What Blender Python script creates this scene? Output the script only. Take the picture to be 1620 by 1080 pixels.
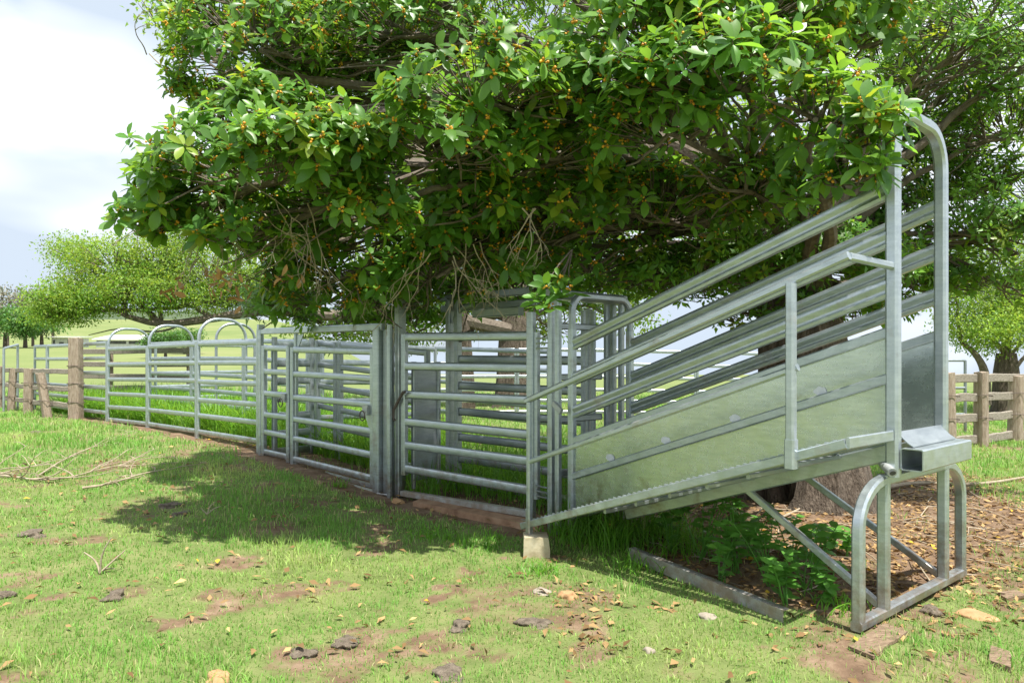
import bpy, math, random
import numpy as np
from mathutils import Vector, Matrix

random.seed(7)
rng = np.random.default_rng(11)
scene = bpy.context.scene
for o in list(bpy.data.objects):
    bpy.data.objects.remove(o)

# ------------------------------------------------------------------ camera
F = 1100.0            # focal length in photo pixels (photo 1620 x 1080)
HY = 572.0            # photo row of the horizon
EYE = 1.5
cam_d = bpy.data.cameras.new("camera")
cam = bpy.data.objects.new("camera", cam_d)
scene.collection.objects.link(cam)
cam.location = (0, 0, EYE)
cam.rotation_euler = (math.radians(90), 0, 0)
cam_d.sensor_width = 36
cam_d.lens = F / 1620 * 36
cam_d.shift_y = (HY - 540) / 1620
cam_d.clip_start = 0.05
cam_d.clip_end = 12000
scene.camera = cam

# ------------------------------------------------------------------ light
SUN_EL, SUN_AZ = math.radians(69), math.atan2(0.50, -0.86)
SUNV = Vector((math.sin(SUN_AZ) * math.cos(SUN_EL), math.cos(SUN_AZ) * math.cos(SUN_EL), math.sin(SUN_EL)))
world = bpy.data.worlds.new("World")
scene.world = world
world.use_nodes = True
wn, wl = world.node_tree.nodes, world.node_tree.links
wn.clear()
w_out = wn.new("ShaderNodeOutputWorld")
w_bg = wn.new("ShaderNodeBackground")
w_bg.inputs["Strength"].default_value = 0.12
w_sky = wn.new("ShaderNodeTexSky")
w_sky.sky_type = 'NISHITA'
w_sky.sun_disc = False
w_sky.sun_elevation = SUN_EL
w_sky.sun_rotation = SUN_AZ
w_sky.air_density = 1.2
w_sky.dust_density = 2.0
w_co = wn.new("ShaderNodeTexCoord")
w_map = wn.new("ShaderNodeMapping")
w_map.inputs["Scale"].default_value = (1.0, 1.0, 2.6)
w_map.inputs["Location"].default_value = (3.3, -1.2, 0.56)
w_no = wn.new("ShaderNodeTexNoise")
w_no.inputs["Scale"].default_value = 2.3
w_no.inputs["Detail"].default_value = 6
w_no.inputs["Roughness"].default_value = 0.5
w_rp = wn.new("ShaderNodeValToRGB")
w_rp.color_ramp.elements[0].position = 0.24
w_rp.color_ramp.elements[1].position = 0.44
w_no2 = wn.new("ShaderNodeTexNoise")
w_no2.inputs["Scale"].default_value = 1.6
w_no2.inputs["Detail"].default_value = 4
w_rp2 = wn.new("ShaderNodeValToRGB")
w_rp2.color_ramp.elements[0].position = 0.45
w_rp2.color_ramp.elements[0].color = (3.5, 4.05, 4.75, 1)
w_rp2.color_ramp.elements[1].position = 0.64
w_rp2.color_ramp.elements[1].color = (7.0, 7.2, 7.5, 1)
w_mix = wn.new("ShaderNodeMix")
w_mix.data_type = 'RGBA'
wl.new(w_co.outputs["Generated"], w_map.inputs["Vector"])
wl.new(w_map.outputs["Vector"], w_no.inputs["Vector"])
wl.new(w_map.outputs["Vector"], w_no2.inputs["Vector"])
wl.new(w_no.outputs["Fac"], w_rp.inputs["Fac"])
wl.new(w_no2.outputs["Fac"], w_rp2.inputs["Fac"])
wl.new(w_rp.outputs["Color"], w_mix.inputs["Factor"])
wl.new(w_sky.outputs["Color"], w_mix.inputs["A"])
wl.new(w_rp2.outputs["Color"], w_mix.inputs["B"])
wl.new(w_mix.outputs["Result"], w_bg.inputs["Color"])
wl.new(w_bg.outputs["Background"], w_out.inputs["Surface"])

sun_d = bpy.data.lights.new("sun", 'SUN')
sun_d.energy = 5.0
sun_d.angle = math.radians(0.6)
sun_d.color = (1.0, 0.96, 0.88)
sun = bpy.data.objects.new("sun", sun_d)
sun.rotation_euler = (-SUNV).to_track_quat('-Z', 'Y').to_euler()
sun.location = (0, 0, 30)
scene.collection.objects.link(sun)

scene.render.engine = 'CYCLES'
scene.view_settings.view_transform = 'Standard'
scene.view_settings.look = 'None'
scene.view_settings.gamma = 1
scene.view_settings.use_curve_mapping = False
scene.view_settings.exposure = 0.78
scene.cycles.max_bounces = 8
scene.cycles.transparent_max_bounces = 8
scene.render.resolution_x, scene.render.resolution_y = 1024, 682

# ------------------------------------------------------------------ pixel helpers
def Pd(px, py, d):
    return Vector(((px - 810) / F * d, d, EYE + (HY - py) / F * d))
def XY(px, d):
    return Vector(((px - 810) / F * d, d, 0))
def Zd(py, d):
    return EYE + (HY - py) / F * d
def on_line(px, A, B):
    """point (XY) of the vertical plane A-B seen at column px"""
    k = (px - 810) / F
    ax, ay, dx, dy = A[0], A[1], B[0] - A[0], B[1] - A[1]
    t = (k * ay - ax) / (dx - k * dy)
    return Vector((ax + t * dx, ay + t * dy, 0))

# ------------------------------------------------------------------ noise and ground height
def vnoise(x, y, seed=0):
    x = np.asarray(x, float); y = np.asarray(y, float)
    xi, yi = np.floor(x).astype(np.int64), np.floor(y).astype(np.int64)
    fx, fy = x - xi, y - yi
    fx, fy = fx * fx * (3 - 2 * fx), fy * fy * (3 - 2 * fy)
    def h(a, b):
        n = (a * 374761393 + b * 668265263 + seed * 1442695041) & 0x7fffffff
        n = ((n ^ (n >> 13)) * 1274126177) & 0x7fffffff
        return ((n ^ (n >> 16)) & 0xffff) / 65535.0
    return (h(xi, yi) * (1 - fx) + h(xi + 1, yi) * fx) * (1 - fy) + (h(xi, yi + 1) * (1 - fx) + h(xi + 1, yi + 1) * fx) * fy
def fbm(x, y, seed=0, o=4):
    s, a, t = 0, 0.5, 0
    for i in range(o):
        s = s + a * vnoise(x * 2 ** i, y * 2 ** i, seed + i * 17); t += a; a *= 0.5
    return s / t
def sstep(a, b, x):
    t = np.clip((x - a) / (b - a), 0, 1)
    return t * t * (3 - 2 * t)
def ground_h(x, y):
    x = np.asarray(x, float); y = np.asarray(y, float)
    h = 0.19 * sstep(0, 1, (-0.6 * x + 0.8 * y - 5) / 8)
    az = x / np.maximum(np.abs(y), 8)
    left = 1 - sstep(-0.36, -0.12, az)
    r = np.hypot(x, y)
    hl = np.interp(y, [-3000, 30, 60, 92, 135, 300, 420, 700, 3000], [0, 0.1, 1.6, 3.2, 4.3, 17, 27, 30, 20])
    hr = np.interp(r, [0, 75, 200, 3000], [0, 0, -7, -60])
    h = h + left * hl + (1 - left) * np.where(y > 0, hr, 0)
    near = 1 - sstep(25, 60, r)
    h = h + near * (0.05 * (fbm(x * 1.1, y * 1.1, 3) - 0.5) + 0.025 * (fbm(x * 4, y * 4, 9, 2) - 0.5))
    return h
def gh(x, y):
    return float(ground_h(x, y))
def G(px, py, z=None):
    """ground point seen at a photo pixel"""
    d = (EYE - 0.0) * F / (py - HY)
    for _ in range(12):
        X = (px - 810) / F * d
        d = (EYE - gh(X, d)) * F / (py - HY)
    X = (px - 810) / F * d
    return Vector((X, d, gh(X, d)))

# ------------------------------------------------------------------ mesh builder
class MB:
    def __init__(s):
        s.v, s.f = [], []
    def add(s, v, f):
        o = len(s.v)
        s.v += [tuple(p) for p in v]
        s.f += [tuple(i + o for i in q) for q in f]
        return s
    def prism(s, p0, p1, prof, up=(0, 0, 1), cap=True):
        p0, p1, up = Vector(p0), Vector(p1), Vector(up)
        t = (p1 - p0).normalized()
        if abs(t.dot(up)) > 0.995:
            up = Vector((1, 0, 0))
        a = t.cross(up).normalized(); b = a.cross(t).normalized()
        n = len(prof)
        v = [p0 + a * x + b * y for x, y in prof] + [p1 + a * x + b * y for x, y in prof]
        f = [(i, (i + 1) % n, n + (i + 1) % n, n + i) for i in range(n)]
        if cap:
            f += [tuple(range(n - 1, -1, -1)), tuple(range(n, 2 * n))]
        return s.add(v, f)
    def bar(s, p0, p1, w, h, up=(0, 0, 1), r=None):
        return s.prism(p0, p1, rrect(w, h, min(w, h) * 0.12 if r is None else r), up)
    def pipe(s, p0, p1, r, n=12):
        return s.tube([p0, p1], [r, r], n)
    def tube(s, pts, rad, n=8, cap=True, prof=None, up=None):
        pts = [Vector(p) for p in pts]
        if not hasattr(rad, '__len__'):
            rad = [rad] * len(pts)
        v, f = [], []
        ref = Vector(up) if up else Vector((0.31, 0.17, 0.93)).normalized()
        a = None
        for i, p in enumerate(pts):
            t = (pts[min(i + 1, len(pts) - 1)] - pts[max(i - 1, 0)]).normalized()
            if a is None:
                a = t.cross(ref)
                if a.length < 1e-3:
                    a = t.cross(Vector((1, 0, 0)))
            else:
                a = a - t * a.dot(t)
            a.normalize()
            b = a.cross(t)
            for k in range(n):
                if prof:
                    q = prof[k]
                    v.append(p + a * q[0] + b * q[1])
                else:
                    c = 2 * math.pi * k / n
                    v.append(p + (a * math.cos(c) + b * math.sin(c)) * rad[i])
        for i in range(len(pts) - 1):
            for k in range(n):
                k2 = (k + 1) % n
                f.append((i * n + k, i * n + k2, (i + 1) * n + k2, (i + 1) * n + k))
        if cap:
            f.append(tuple(range(n - 1, -1, -1)))
            m = (len(pts) - 1) * n
            f.append(tuple(range(m, m + n)))
        return s.add(v, f)
    def box(s, c, dx, dy, dz, ax=(1, 0, 0), ay=(0, 1, 0), az=(0, 0, 1)):
        c, ax, ay, az = Vector(c), Vector(ax), Vector(ay), Vector(az)
        v = [c + ax * (i * dx / 2) + ay * (j * dy / 2) + az * (k * dz / 2) for i in (-1, 1) for j in (-1, 1) for k in (-1, 1)]
        return s.add(v, [(0, 1, 3, 2), (4, 6, 7, 5), (0, 4, 5, 1), (2, 3, 7, 6), (0, 2, 6, 4), (1, 5, 7, 3)])
    def build(s, name, mat, parent=None, smooth=True):
        me = bpy.data.meshes.new(name)
        off = Vector((0, 0, 0))
        if parent is not None:
            q = parent
            while q is not None:
                off += q.location; q = q.parent
        me.from_pydata([(p[0] - off.x, p[1] - off.y, p[2] - off.z) for p in s.v], [], s.f)
        me.validate()
        if smooth:
            me.shade_smooth()
            me.set_sharp_from_angle(angle=math.radians(38))
        me.materials.append(mat)
        o = bpy.data.objects.new(name, me)
        scene.collection.objects.link(o)
        if parent is not None:
            o.parent = parent
        return o
def rrect(w, h, r, n=1):
    p = []
    for cx, cy, a0 in ((w / 2 - r, h / 2 - r, 0), (-w / 2 + r, h / 2 - r, 90), (-w / 2 + r, -h / 2 + r, 180), (w / 2 - r, -h / 2 + r, 270)):
        for k in range(n + 1):
            a = math.radians(a0 + 90 * k / n)
            p.append((cx + r * math.cos(a), cy + r * math.sin(a)))
    return p
def tag(o, label=None, cat=None, group=None, kind=None):
    if label: o["label"] = label
    if cat: o["category"] = cat
    if group: o["group"] = group
    if kind: o["kind"] = kind
    return o
def empty(name, loc, label=None, cat=None, group=None):
    o = bpy.data.objects.new(name, None)
    o.location = loc
    o.empty_display_size = 0.2
    scene.collection.objects.link(o)
    return tag(o, label, cat, group)
def fast_mesh(name, verts, quads=None, tris=None, color=None, smooth=False, mat=None):
    me = bpy.data.meshes.new(name)
    verts = np.ascontiguousarray(verts, np.float32)
    quads = np.zeros((0, 4), np.int32) if quads is None else np.asarray(quads, np.int32)
    tris = np.zeros((0, 3), np.int32) if tris is None else np.asarray(tris, np.int32)
    nq, nt = len(quads), len(tris)
    me.vertices.add(len(verts))
    me.vertices.foreach_set("co", verts.ravel())
    me.loops.add(nq * 4 + nt * 3)
    me.loops.foreach_set("vertex_index", np.concatenate([quads.ravel(), tris.ravel()]).astype(np.int32))
    me.polygons.add(nq + nt)
    st = np.concatenate([np.arange(nq) * 4, nq * 4 + np.arange(nt) * 3]).astype(np.int32)
    me.polygons.foreach_set("loop_start", st)
    if smooth:
        me.polygons.foreach_set("use_smooth", np.ones(nq + nt, bool))
    me.update(calc_edges=True)
    if color is not None:
        at = me.color_attributes.new("tint", 'FLOAT_COLOR', 'POINT')
        c = np.ones((len(verts), 4), np.float32)
        c[:, :3] = color
        at.data.foreach_set("color", c.ravel())
    if mat: me.materials.append(mat)
    return me
def link(name, me, parent=None, loc=None):
    o = bpy.data.objects.new(name, me)
    scene.collection.objects.link(o)
    if parent is not None: o.parent = parent
    if loc is not None: o.location = loc
    return o

# ------------------------------------------------------------------ materials
def mat(name):
    m = bpy.data.materials.new(name)
    m.use_nodes = True
    nt = m.node_tree
    return m, nt, nt.nodes["Principled BSDF"]
def nnode(nt, t, **kw):
    n = nt.nodes.new(t)
    for k, v in kw.items():
        if k in n.inputs: n.inputs[k].default_value = v
        else: setattr(n, k, v)
    return n
def ramp(nt, src, stops):
    r = nt.nodes.new("ShaderNodeValToRGB")
    e = r.color_ramp.elements
    while len(e) < len(stops): e.new(0.5)
    for q, (p, c) in zip(e, stops):
        q.position = p
        q.color = (*c, 1) if len(c) == 3 else c
    nt.links.new(src, r.inputs["Fac"])
    return r.outputs["Color"]
def noise(nt, scale, detail=4, vec=None, rough=0.55):
    n = nnode(nt, "ShaderNodeTexNoise", Scale=scale, Detail=detail, Roughness=rough)
    if vec is not None: nt.links.new(vec, n.inputs["Vector"])
    return n.outputs["Fac"]
def coords(nt, scale=(1, 1, 1), kind="Object"):
    c = nt.nodes.new("ShaderNodeTexCoord")
    m = nt.nodes.new("ShaderNodeMapping")
    m.inputs["Scale"].default_value = scale
    nt.links.new(c.outputs[kind], m.inputs["Vector"])
    return m.outputs["Vector"]
def mixc(nt, fac, a, b, mode='MIX'):
    m = nt.nodes.new("ShaderNodeMix"); m.data_type = 'RGBA'; m.blend_type = mode
    for k, s in (("Factor", fac), ("A", a), ("B", b)):
        if hasattr(s, "is_output"): nt.links.new(s, m.inputs[k])
        elif isinstance(s, tuple): m.inputs[k].default_value = (*s, 1)
        else: m.inputs[k].default_value = s
    return m.outputs["Result"]
def bump(nt, b, src, strength, dist=0.02):
    n = nnode(nt, "ShaderNodeBump", Strength=strength, Distance=dist)
    nt.links.new(src, n.inputs["Height"])
    nt.links.new(n.outputs["Normal"], b.inputs["Normal"])

def steel_mat(name, lo, hi, metallic, r0, r1, rust=0.0):
    m, nt, b = mat(name)
    v = coords(nt)
    c = ramp(nt, noise(nt, 7, 6, v, 0.65), [(0.3, lo), (0.7, hi)])
    sp = nt.nodes.new("ShaderNodeTexVoronoi"); sp.inputs["Scale"].default_value = 130
    nt.links.new(v, sp.inputs["Vector"])
    spc = ramp(nt, sp.outputs["Color"], [(0.2, (0.93, 0.935, 0.94)), (0.8, (1, 1, 1))])
    c = mixc(nt, 1.0, c, spc, 'MULTIPLY')
    # dried mud and rust marks with a shape of their own
    st = ramp(nt, noise(nt, 2.3, 7, v, 0.7), [(0.60 - rust, (0, 0, 0)), (0.74 - rust, (0.6, 0.6, 0.6))])
    c = mixc(nt, st, c, (0.27, 0.19, 0.12))
    # mud splash on the lowest half metre, in blotches, and specks of rust
    ge = nt.nodes.new("ShaderNodeNewGeometry"); sx = nt.nodes.new("ShaderNodeSeparateXYZ")
    nt.links.new(ge.outputs["Position"], sx.inputs[0])
    mr = nnode(nt, "ShaderNodeMapRange"); nt.links.new(sx.outputs["Z"], mr.inputs["Value"])
    for k_, v_ in (("From Min", 0.05), ("From Max", 0.75), ("To Min", 0.34), ("To Max", 0.0)): mr.inputs[k_].default_value = v_
    ad = nnode(nt, "ShaderNodeMath", operation='ADD'); nt.links.new(mr.outputs["Result"], ad.inputs[0]); nt.links.new(noise(nt, 9, 6, v, 0.7), ad.inputs[1])
    spl = ramp(nt, ad.outputs[0], [(0.62, (0, 0, 0)), (0.92, (0.75, 0.75, 0.75))])
    c = mixc(nt, spl, c, (0.25, 0.175, 0.11))
    spk = ramp(nt, noise(nt, 45, 3, v, 0.6), [(0.70, (0, 0, 0)), (0.76, (0.55, 0.55, 0.55))])
    c = mixc(nt, spk, c, (0.22, 0.13, 0.08))
    stv = coords(nt, (3, 3, 22))
    c = mixc(nt, 1.0, c, ramp(nt, noise(nt, 2.2, 5, stv, 0.6), [(0.3, (0.80, 0.82, 0.84)), (0.65, (1, 1, 1))]), 'MULTIPLY')
    nt.links.new(c, b.inputs["Base Color"])
    mm = ramp(nt, st, [(0, (metallic,) * 3), (0.6, (metallic * 0.3,) * 3)])
    nt.links.new(mm, b.inputs["Metallic"])
    rr = ramp(nt, noise(nt, 14, 4, v), [(0.3, (r0,) * 3), (0.7, (r1,) * 3)])
    nt.links.new(rr, b.inputs["Roughness"])
    bump(nt, b, noise(nt, 40, 3, v), 0.08, 0.004)
    return m
M = {}
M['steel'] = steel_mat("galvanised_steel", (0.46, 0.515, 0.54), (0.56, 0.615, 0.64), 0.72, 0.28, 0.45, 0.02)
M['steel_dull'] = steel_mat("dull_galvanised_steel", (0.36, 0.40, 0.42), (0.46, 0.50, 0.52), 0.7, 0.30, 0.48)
M['steel_mud'] = steel_mat("muddy_galvanised_steel", (0.40, 0.42, 0.42), (0.58, 0.60, 0.59), 0.45, 0.45, 0.65, 0.06)
M['sheet'] = steel_mat("galvanised_sheet", (0.60, 0.66, 0.61), (0.64, 0.70, 0.65), 0.88, 0.22, 0.30, -0.14)

def simple(name, stops, scale, rough=0.9, bmp=0.3, detail=8, vs=(1, 1, 1), bscale=None, dist=0.02):
    m, nt, b = mat(name)
    v = coords(nt, vs)
    nt.links.new(ramp(nt, noise(nt, scale, detail, v, 0.62), stops), b.inputs["Base Color"])
    b.inputs["Roughness"].default_value = rough
    bump(nt, b, noise(nt, bscale or scale * 2.5, detail, v), bmp, dist)
    return m
M['timber'] = simple("weathered_timber", [(0.25, (0.17, 0.125, 0.09)), (0.5, (0.36, 0.28, 0.21)), (0.75, (0.50, 0.43, 0.35))], 9, 0.9, 0.7, 8, (6, 6, 0.7), dist=0.03)
M['timber_rail'] = simple("weathered_rail_timber", [(0.25, (0.13, 0.11, 0.09)), (0.5, (0.27, 0.235, 0.19)), (0.75, (0.42, 0.38, 0.32))], 9, 0.9, 0.6, 8, (2, 2, 6), dist=0.02)
M['concrete'] = simple("stained_concrete", [(0.3, (0.30, 0.24, 0.14)), (0.55, (0.46, 0.40, 0.27)), (0.75, (0.52, 0.48, 0.36))], 9, 0.92, 0.25)
M['footing'] = simple("earthy_footing", [(0.3, (0.17, 0.09, 0.05)), (0.55, (0.33, 0.20, 0.12)), (0.8, (0.42, 0.30, 0.20))], 6, 0.95, 0.5)
M['bark'] = simple("tree_bark", [(0.25, (0.04, 0.03, 0.02)), (0.5, (0.115, 0.088, 0.065)), (0.75, (0.22, 0.18, 0.14))], 5, 0.95, 1.0, 9, (4, 4, 0.8), dist=0.06)
M['limb'] = simple("limb_bark", [(0.3, (0.075, 0.058, 0.042)), (0.7, (0.20, 0.165, 0.13))], 14, 0.9, 0.5)
M['deadwood'] = simple("dead_wood", [(0.3, (0.27, 0.21, 0.14)), (0.7, (0.46, 0.39, 0.29))], 12, 0.9, 0.3)
M['offcut'] = simple("brown_offcut_timber", [(0.25, (0.10, 0.065, 0.04)), (0.5, (0.22, 0.15, 0.095)), (0.75, (0.36, 0.27, 0.18))], 12, 0.9, 0.5, 8, (2, 7, 7))
M['dung'] = simple("dry_dung", [(0.3, (0.08, 0.06, 0.042)), (0.7, (0.24, 0.195, 0.145))], 30, 0.98, 1.0)
M['rock_o'] = simple("ochre_stone", [(0.3, (0.34, 0.18, 0.08)), (0.7, (0.52, 0.33, 0.17))], 9, 0.9, 0.4)
M['rock_g'] = simple("pale_stone", [(0.3, (0.24, 0.20, 0.155)), (0.7, (0.42, 0.37, 0.30))], 9, 0.9, 0.4)
M['shed_wall'] = simple("shed_sheeting", [(0.3, (0.50, 0.50, 0.48)), (0.7, (0.68, 0.68, 0.66))], 3, 0.6, 0.05)
M['shed_roof'] = simple("pale_roof_sheeting", [(0.3, (0.62, 0.62, 0.62)), (0.7, (0.78, 0.78, 0.78))], 3, 0.45, 0.05)
M['weld_glint'] = simple("weld_glint_pale", [(0.3, (0.52, 0.55, 0.60)), (0.7, (0.66, 0.68, 0.72))], 30, 0.55, 0.05)  # pale colour standing for the reflection on the weld smudges
M['dark'] = simple("opening_shade", [(0.3, (0.05, 0.05, 0.055)), (0.7, (0.12, 0.12, 0.12))], 3, 0.8, 0.05)  # plain dark colour standing for the shade inside openings
M['wire'] = simple("rusty_wire", [(0.3, (0.07, 0.05, 0.045)), (0.7, (0.15, 0.12, 0.10))], 30, 0.7, 0.05)

def leaf_mat(name, base, trans, rough, use_tint=True, tf=0.3, spec=0.5):
    m, nt, b = mat(name)
    out = nt.nodes["Material Output"]
    if use_tint:
        a = nt.nodes.new("ShaderNodeAttribute"); a.attribute_name = "tint"
        c = mixc(nt, 1.0, base, a.outputs["Color"], 'MULTIPLY')
        tc = mixc(nt, 1.0, trans, a.outputs["Color"], 'MULTIPLY')
        nt.links.new(c, b.inputs["Base Color"])
    else:
        b.inputs["Base Color"].default_value = (*base, 1); tc = None
    b.inputs["Roughness"].default_value = rough
    b.inputs["Specular IOR Level"].default_value = spec
    t = nt.nodes.new("ShaderNodeBsdfTranslucent")
    if tc is not None: nt.links.new(tc, t.inputs["Color"])
    else: t.inputs["Color"].default_value = (*trans, 1)
    ms = nt.nodes.new("ShaderNodeMixShader"); ms.inputs["Fac"].default_value = tf
    nt.links.new(b.outputs["BSDF"], ms.inputs[1]); nt.links.new(t.outputs["BSDF"], ms.inputs[2])
    nt.links.new(ms.outputs["Shader"], out.inputs["Surface"])
    return m
M['fig_leaf'] = leaf_mat("fig_leaf", (0.09, 0.21, 0.036), (0.30, 0.55, 0.05), 0.37, tf=0.36, spec=0.4)
for k_, c_ in enumerate(((0.09, 0.21, 0.038), (0.12, 0.25, 0.042), (0.07, 0.18, 0.036))):
    M['fig_leaf_single%d' % k_] = leaf_mat("fig_leaf_single", c_, (0.30, 0.55, 0.05), 0.37, False, tf=0.36, spec=0.4)
M['light_leaf'] = leaf_mat("light_green_leaf", (0.20, 0.33, 0.045), (0.44, 0.62, 0.07), 0.5, tf=0.45)
M['dark_leaf'] = leaf_mat("dark_green_leaf", (0.075, 0.18, 0.035), (0.2, 0.42, 0.05), 0.5, tf=0.3)
M['gum_leaf'] = leaf_mat("grey_gum_leaf", (0.24, 0.24, 0.18), (0.3, 0.3, 0.2), 0.6, tf=0.3)
M['weed_leaf'] = leaf_mat("weed_leaf", (0.11, 0.29, 0.045), (0.28, 0.60, 0.06), 0.45, False, tf=0.35)
M['grass'] = leaf_mat("lawn_grass", (0.190, 0.350, 0.078), (0.35, 0.56, 0.12), 0.55, tf=0.35, spec=0.3)
M['tall_grass'] = leaf_mat("tall_grass", (0.12, 0.30, 0.03), (0.30, 0.60, 0.045), 0.45, tf=0.4, spec=0.35)
M['dead_leaf'] = leaf_mat("dead_leaf", (0.42, 0.29, 0.15), (0.35, 0.2, 0.08), 0.8, tf=0.15, spec=0.2)
m, nt, b = mat("fig_fruit"); M['fruit'] = m
a = nt.nodes.new("ShaderNodeAttribute"); a.attribute_name = "tint"
nt.links.new(a.outputs["Color"], b.inputs["Base Color"]); b.inputs["Roughness"].default_value = 0.45

# ground: soil and turf colours by a bare-earth mask
m, nt, b = mat("turf_and_soil"); M['ground'] = m
v = coords(nt, kind="Object")
at = nt.nodes.new("ShaderNodeAttribute"); at.attribute_name = "tint"
sep = nt.nodes.new("ShaderNodeSeparateColor"); nt.links.new(at.outputs["Color"], sep.inputs["Color"])
soil = ramp(nt, noise(nt, 5, 9, v, 0.7), [(0.25, (0.085, 0.052, 0.032)), (0.5, (0.19, 0.125, 0.08)), (0.75, (0.34, 0.25, 0.17))])
turf = ramp(nt, noise(nt, 3, 9, v, 0.7), [(0.25, (0.09, 0.12, 0.035)), (0.5, (0.16, 0.20, 0.065)), (0.75, (0.25, 0.25, 0.11))])  # turf tones darkened for the shade at the base of the blades
field = ramp(nt, noise(nt, 0.05, 8, v, 0.65), [(0.3, (0.13, 0.18, 0.055)), (0.55, (0.19, 0.225, 0.08)), (0.75, (0.26, 0.25, 0.12))])
addn = nnode(nt, "ShaderNodeMath", operation='ADD')
nz = nt.nodes.new("ShaderNodeMath"); nz.operation = 'MULTIPLY_ADD'
nt.links.new(noise(nt, 9, 6, v, 0.7), nz.inputs[0]); nz.inputs[1].default_value = 0.9; nz.inputs[2].default_value = -0.45
nt.links.new(sep.outputs[0], addn.inputs[0]); nt.links.new(nz.outputs[0], addn.inputs[1])
sf = ramp(nt, addn.outputs[0], [(0.35, (0, 0, 0)), (0.6, (1, 1, 1))])
nt.links.new(mixc(nt, sep.outputs[1], mixc(nt, sf, turf, soil), field), b.inputs["Base Color"])
b.inputs["Roughness"].default_value = 0.95
b.inputs["Specular IOR Level"].default_value = 0.2
bump(nt, b, noise(nt, 22, 8, v, 0.7), 0.6, 0.03)
M['hill'] = simple("forested_range", [(0.3, (0.05, 0.08, 0.04)), (0.7, (0.10, 0.13, 0.07))], 0.02, 0.95, 0.2)

# ------------------------------------------------------------------ plan of the place
# loading ramp frame: N0 = near upper post, u uphill, v towards the far side
N0 = Vector((2.193, 4.0, 0))
U = Vector((0.648, -0.762, 0)).normalized()
V = Vector((0.762, 0.648, 0)).normalized()
LEN, WID, WALK = 2.588, 0.76, 0.60
def R(s, w, z):
    p = N0 - U * s + V * w
    return Vector((p.x, p.y, z))
P1, P2, P3, P4 = XY(170, 14.05), XY(234, 12.75), XY(312, 11.25), XY(410, 9.9)
G2a, G2m, G2b = XY(416, 9.55), XY(459, 9.05), XY(593, 7.72)
G3a, G3b = XY(637, 7.5), XY(852, 6.27)
FENCE = [XY(20, 17.4), XY(120, 14.9), P1, P2, P3, P4, G2a, G2b, G3a, G3b]

# bare-earth mask: worn strip along the yards, dirt under the tree and ramp, scattered scalds
def seg_dist(x, y, A, B):
    ax, ay, dx, dy = A[0], A[1], B[0] - A[0], B[1] - A[1]
    t = np.clip(((x - ax) * dx + (y - ay) * dy) / (dx * dx + dy * dy), 0, 1)
    return np.hypot(x - ax - t * dx, y - ay - t * dy)
def bare(x, y):
    x = np.asarray(x, float); y = np.asarray(y, float)
    jit = 0.5 * (fbm(x * 2.2, y * 2.2, 31) - 0.5)
    m = np.zeros_like(x)
    for A, B in zip(FENCE[1:-1], FENCE[2:]):
        wdt = 0.30 if A[0] < -3.5 else 0.42
        m = np.maximum(m, 1 - sstep(wdt * 0.5, wdt * 1.2, seg_dist(x, y, A, B) + jit * 0.5))
    # dirt under ramp and fig tree: behind the fallen channel, right to the timber fence
    d1 = (x - 0.93) * 0.89 + (y - 5.30) * 0.456          # distance behind the fallen channel's line
    s2 = (x - 1.75) * (-0.60) + (y - 3.78) * 0.80         # behind the line from trestle foot to the right
    a1 = sstep(-0.1, 0.25, np.minimum(d1 + jit, s2 + jit * 1.2 + 0.10))
    a1 = a1 * sstep(0.2, 0.7, x + jit) * (1 - sstep(8.6, 10.0, y + jit * 2)) * (1 - sstep(4.3, 5.6, x + jit * 2 - (y - 5) * 0.2))
    m = np.maximum(m, a1 * 0.95)
    # inside the crush and forcing pen
    inn = 1 - sstep(0.5, 0.9, seg_dist(x, y, (-2.6, 9.6), (0.6, 6.9)) + jit)
    m = np.maximum(m, inn * 0.75)
    sc = sstep(0.58, 0.74, fbm(x * 0.9 + 3.1, y * 0.9, 57, 4)) * 0.45
    sc = np.maximum(sc, sstep(0.55, 0.68, fbm(x * 2.6, y * 2.6 + 9, 77, 3)) * 0.55)
    sc = sc * (0.5 + fbm(x * 9, y * 9, 88, 2))
    m = np.maximum(m, sc)
    for px, py, r in ((430, 835, 0.30), (600, 855, 0.2), (185, 735, 0.45), (300, 705, .3), (90, 940, 0.16), (720, 950, 0.2), (845, 985, 0.2), (560, 1010, 0.22), (700, 935, 0.16), (360, 885, 0.2), (340, 940, .15), (700, 1045, .2), (470, 1030, .2), (1330, 1040, 0.22), (1560, 900, 0.5), (1480, 985, 0.3)):
        g = G(px, py)
        m = np.maximum(m, (0.15 + 0.8 * fbm(x * 8, y * 8, 19, 2)) * (1 - sstep(r * 0.4, r * 1.3, np.hypot(x - g.x, (y - g.y) * 0.8) + jit * 0.6)))
    return np.clip(m, 0, 1)

# ------------------------------------------------------------------ ground
def graded(lo, hi, step, far, ratio):
    a = list(np.arange(lo, hi, step))
    s, q = step, hi
    up = []
    while q < far[1]:
        up.append(q); s *= ratio; q += s
    up.append(far[1])
    s, q = step, lo - step
    dn = []
    while q > far[0]:
        dn.append(q); s *= ratio; q -= s
    dn.append(far[0])
    return np.array(sorted(set(dn)) + a + up)
gx = graded(-11, 8, 0.14, (-2600, 2600), 1.09)
gy = graded(1.5, 14, 0.12, (-400, 3000), 1.07)
XX, YY = np.meshgrid(gx, gy)
ZZ = ground_h(XX, YY)
nx, ny = len(gx), len(gy)
vv = np.stack([XX.ravel(), YY.ravel(), ZZ.ravel()], 1)
ii = (np.arange(ny - 1)[:, None] * nx + np.arange(nx - 1)[None, :]).ravel()
gq = np.stack([ii, ii + 1, ii + 1 + nx, ii + nx], 1)
msk = bare(XX, YY).ravel()
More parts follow.
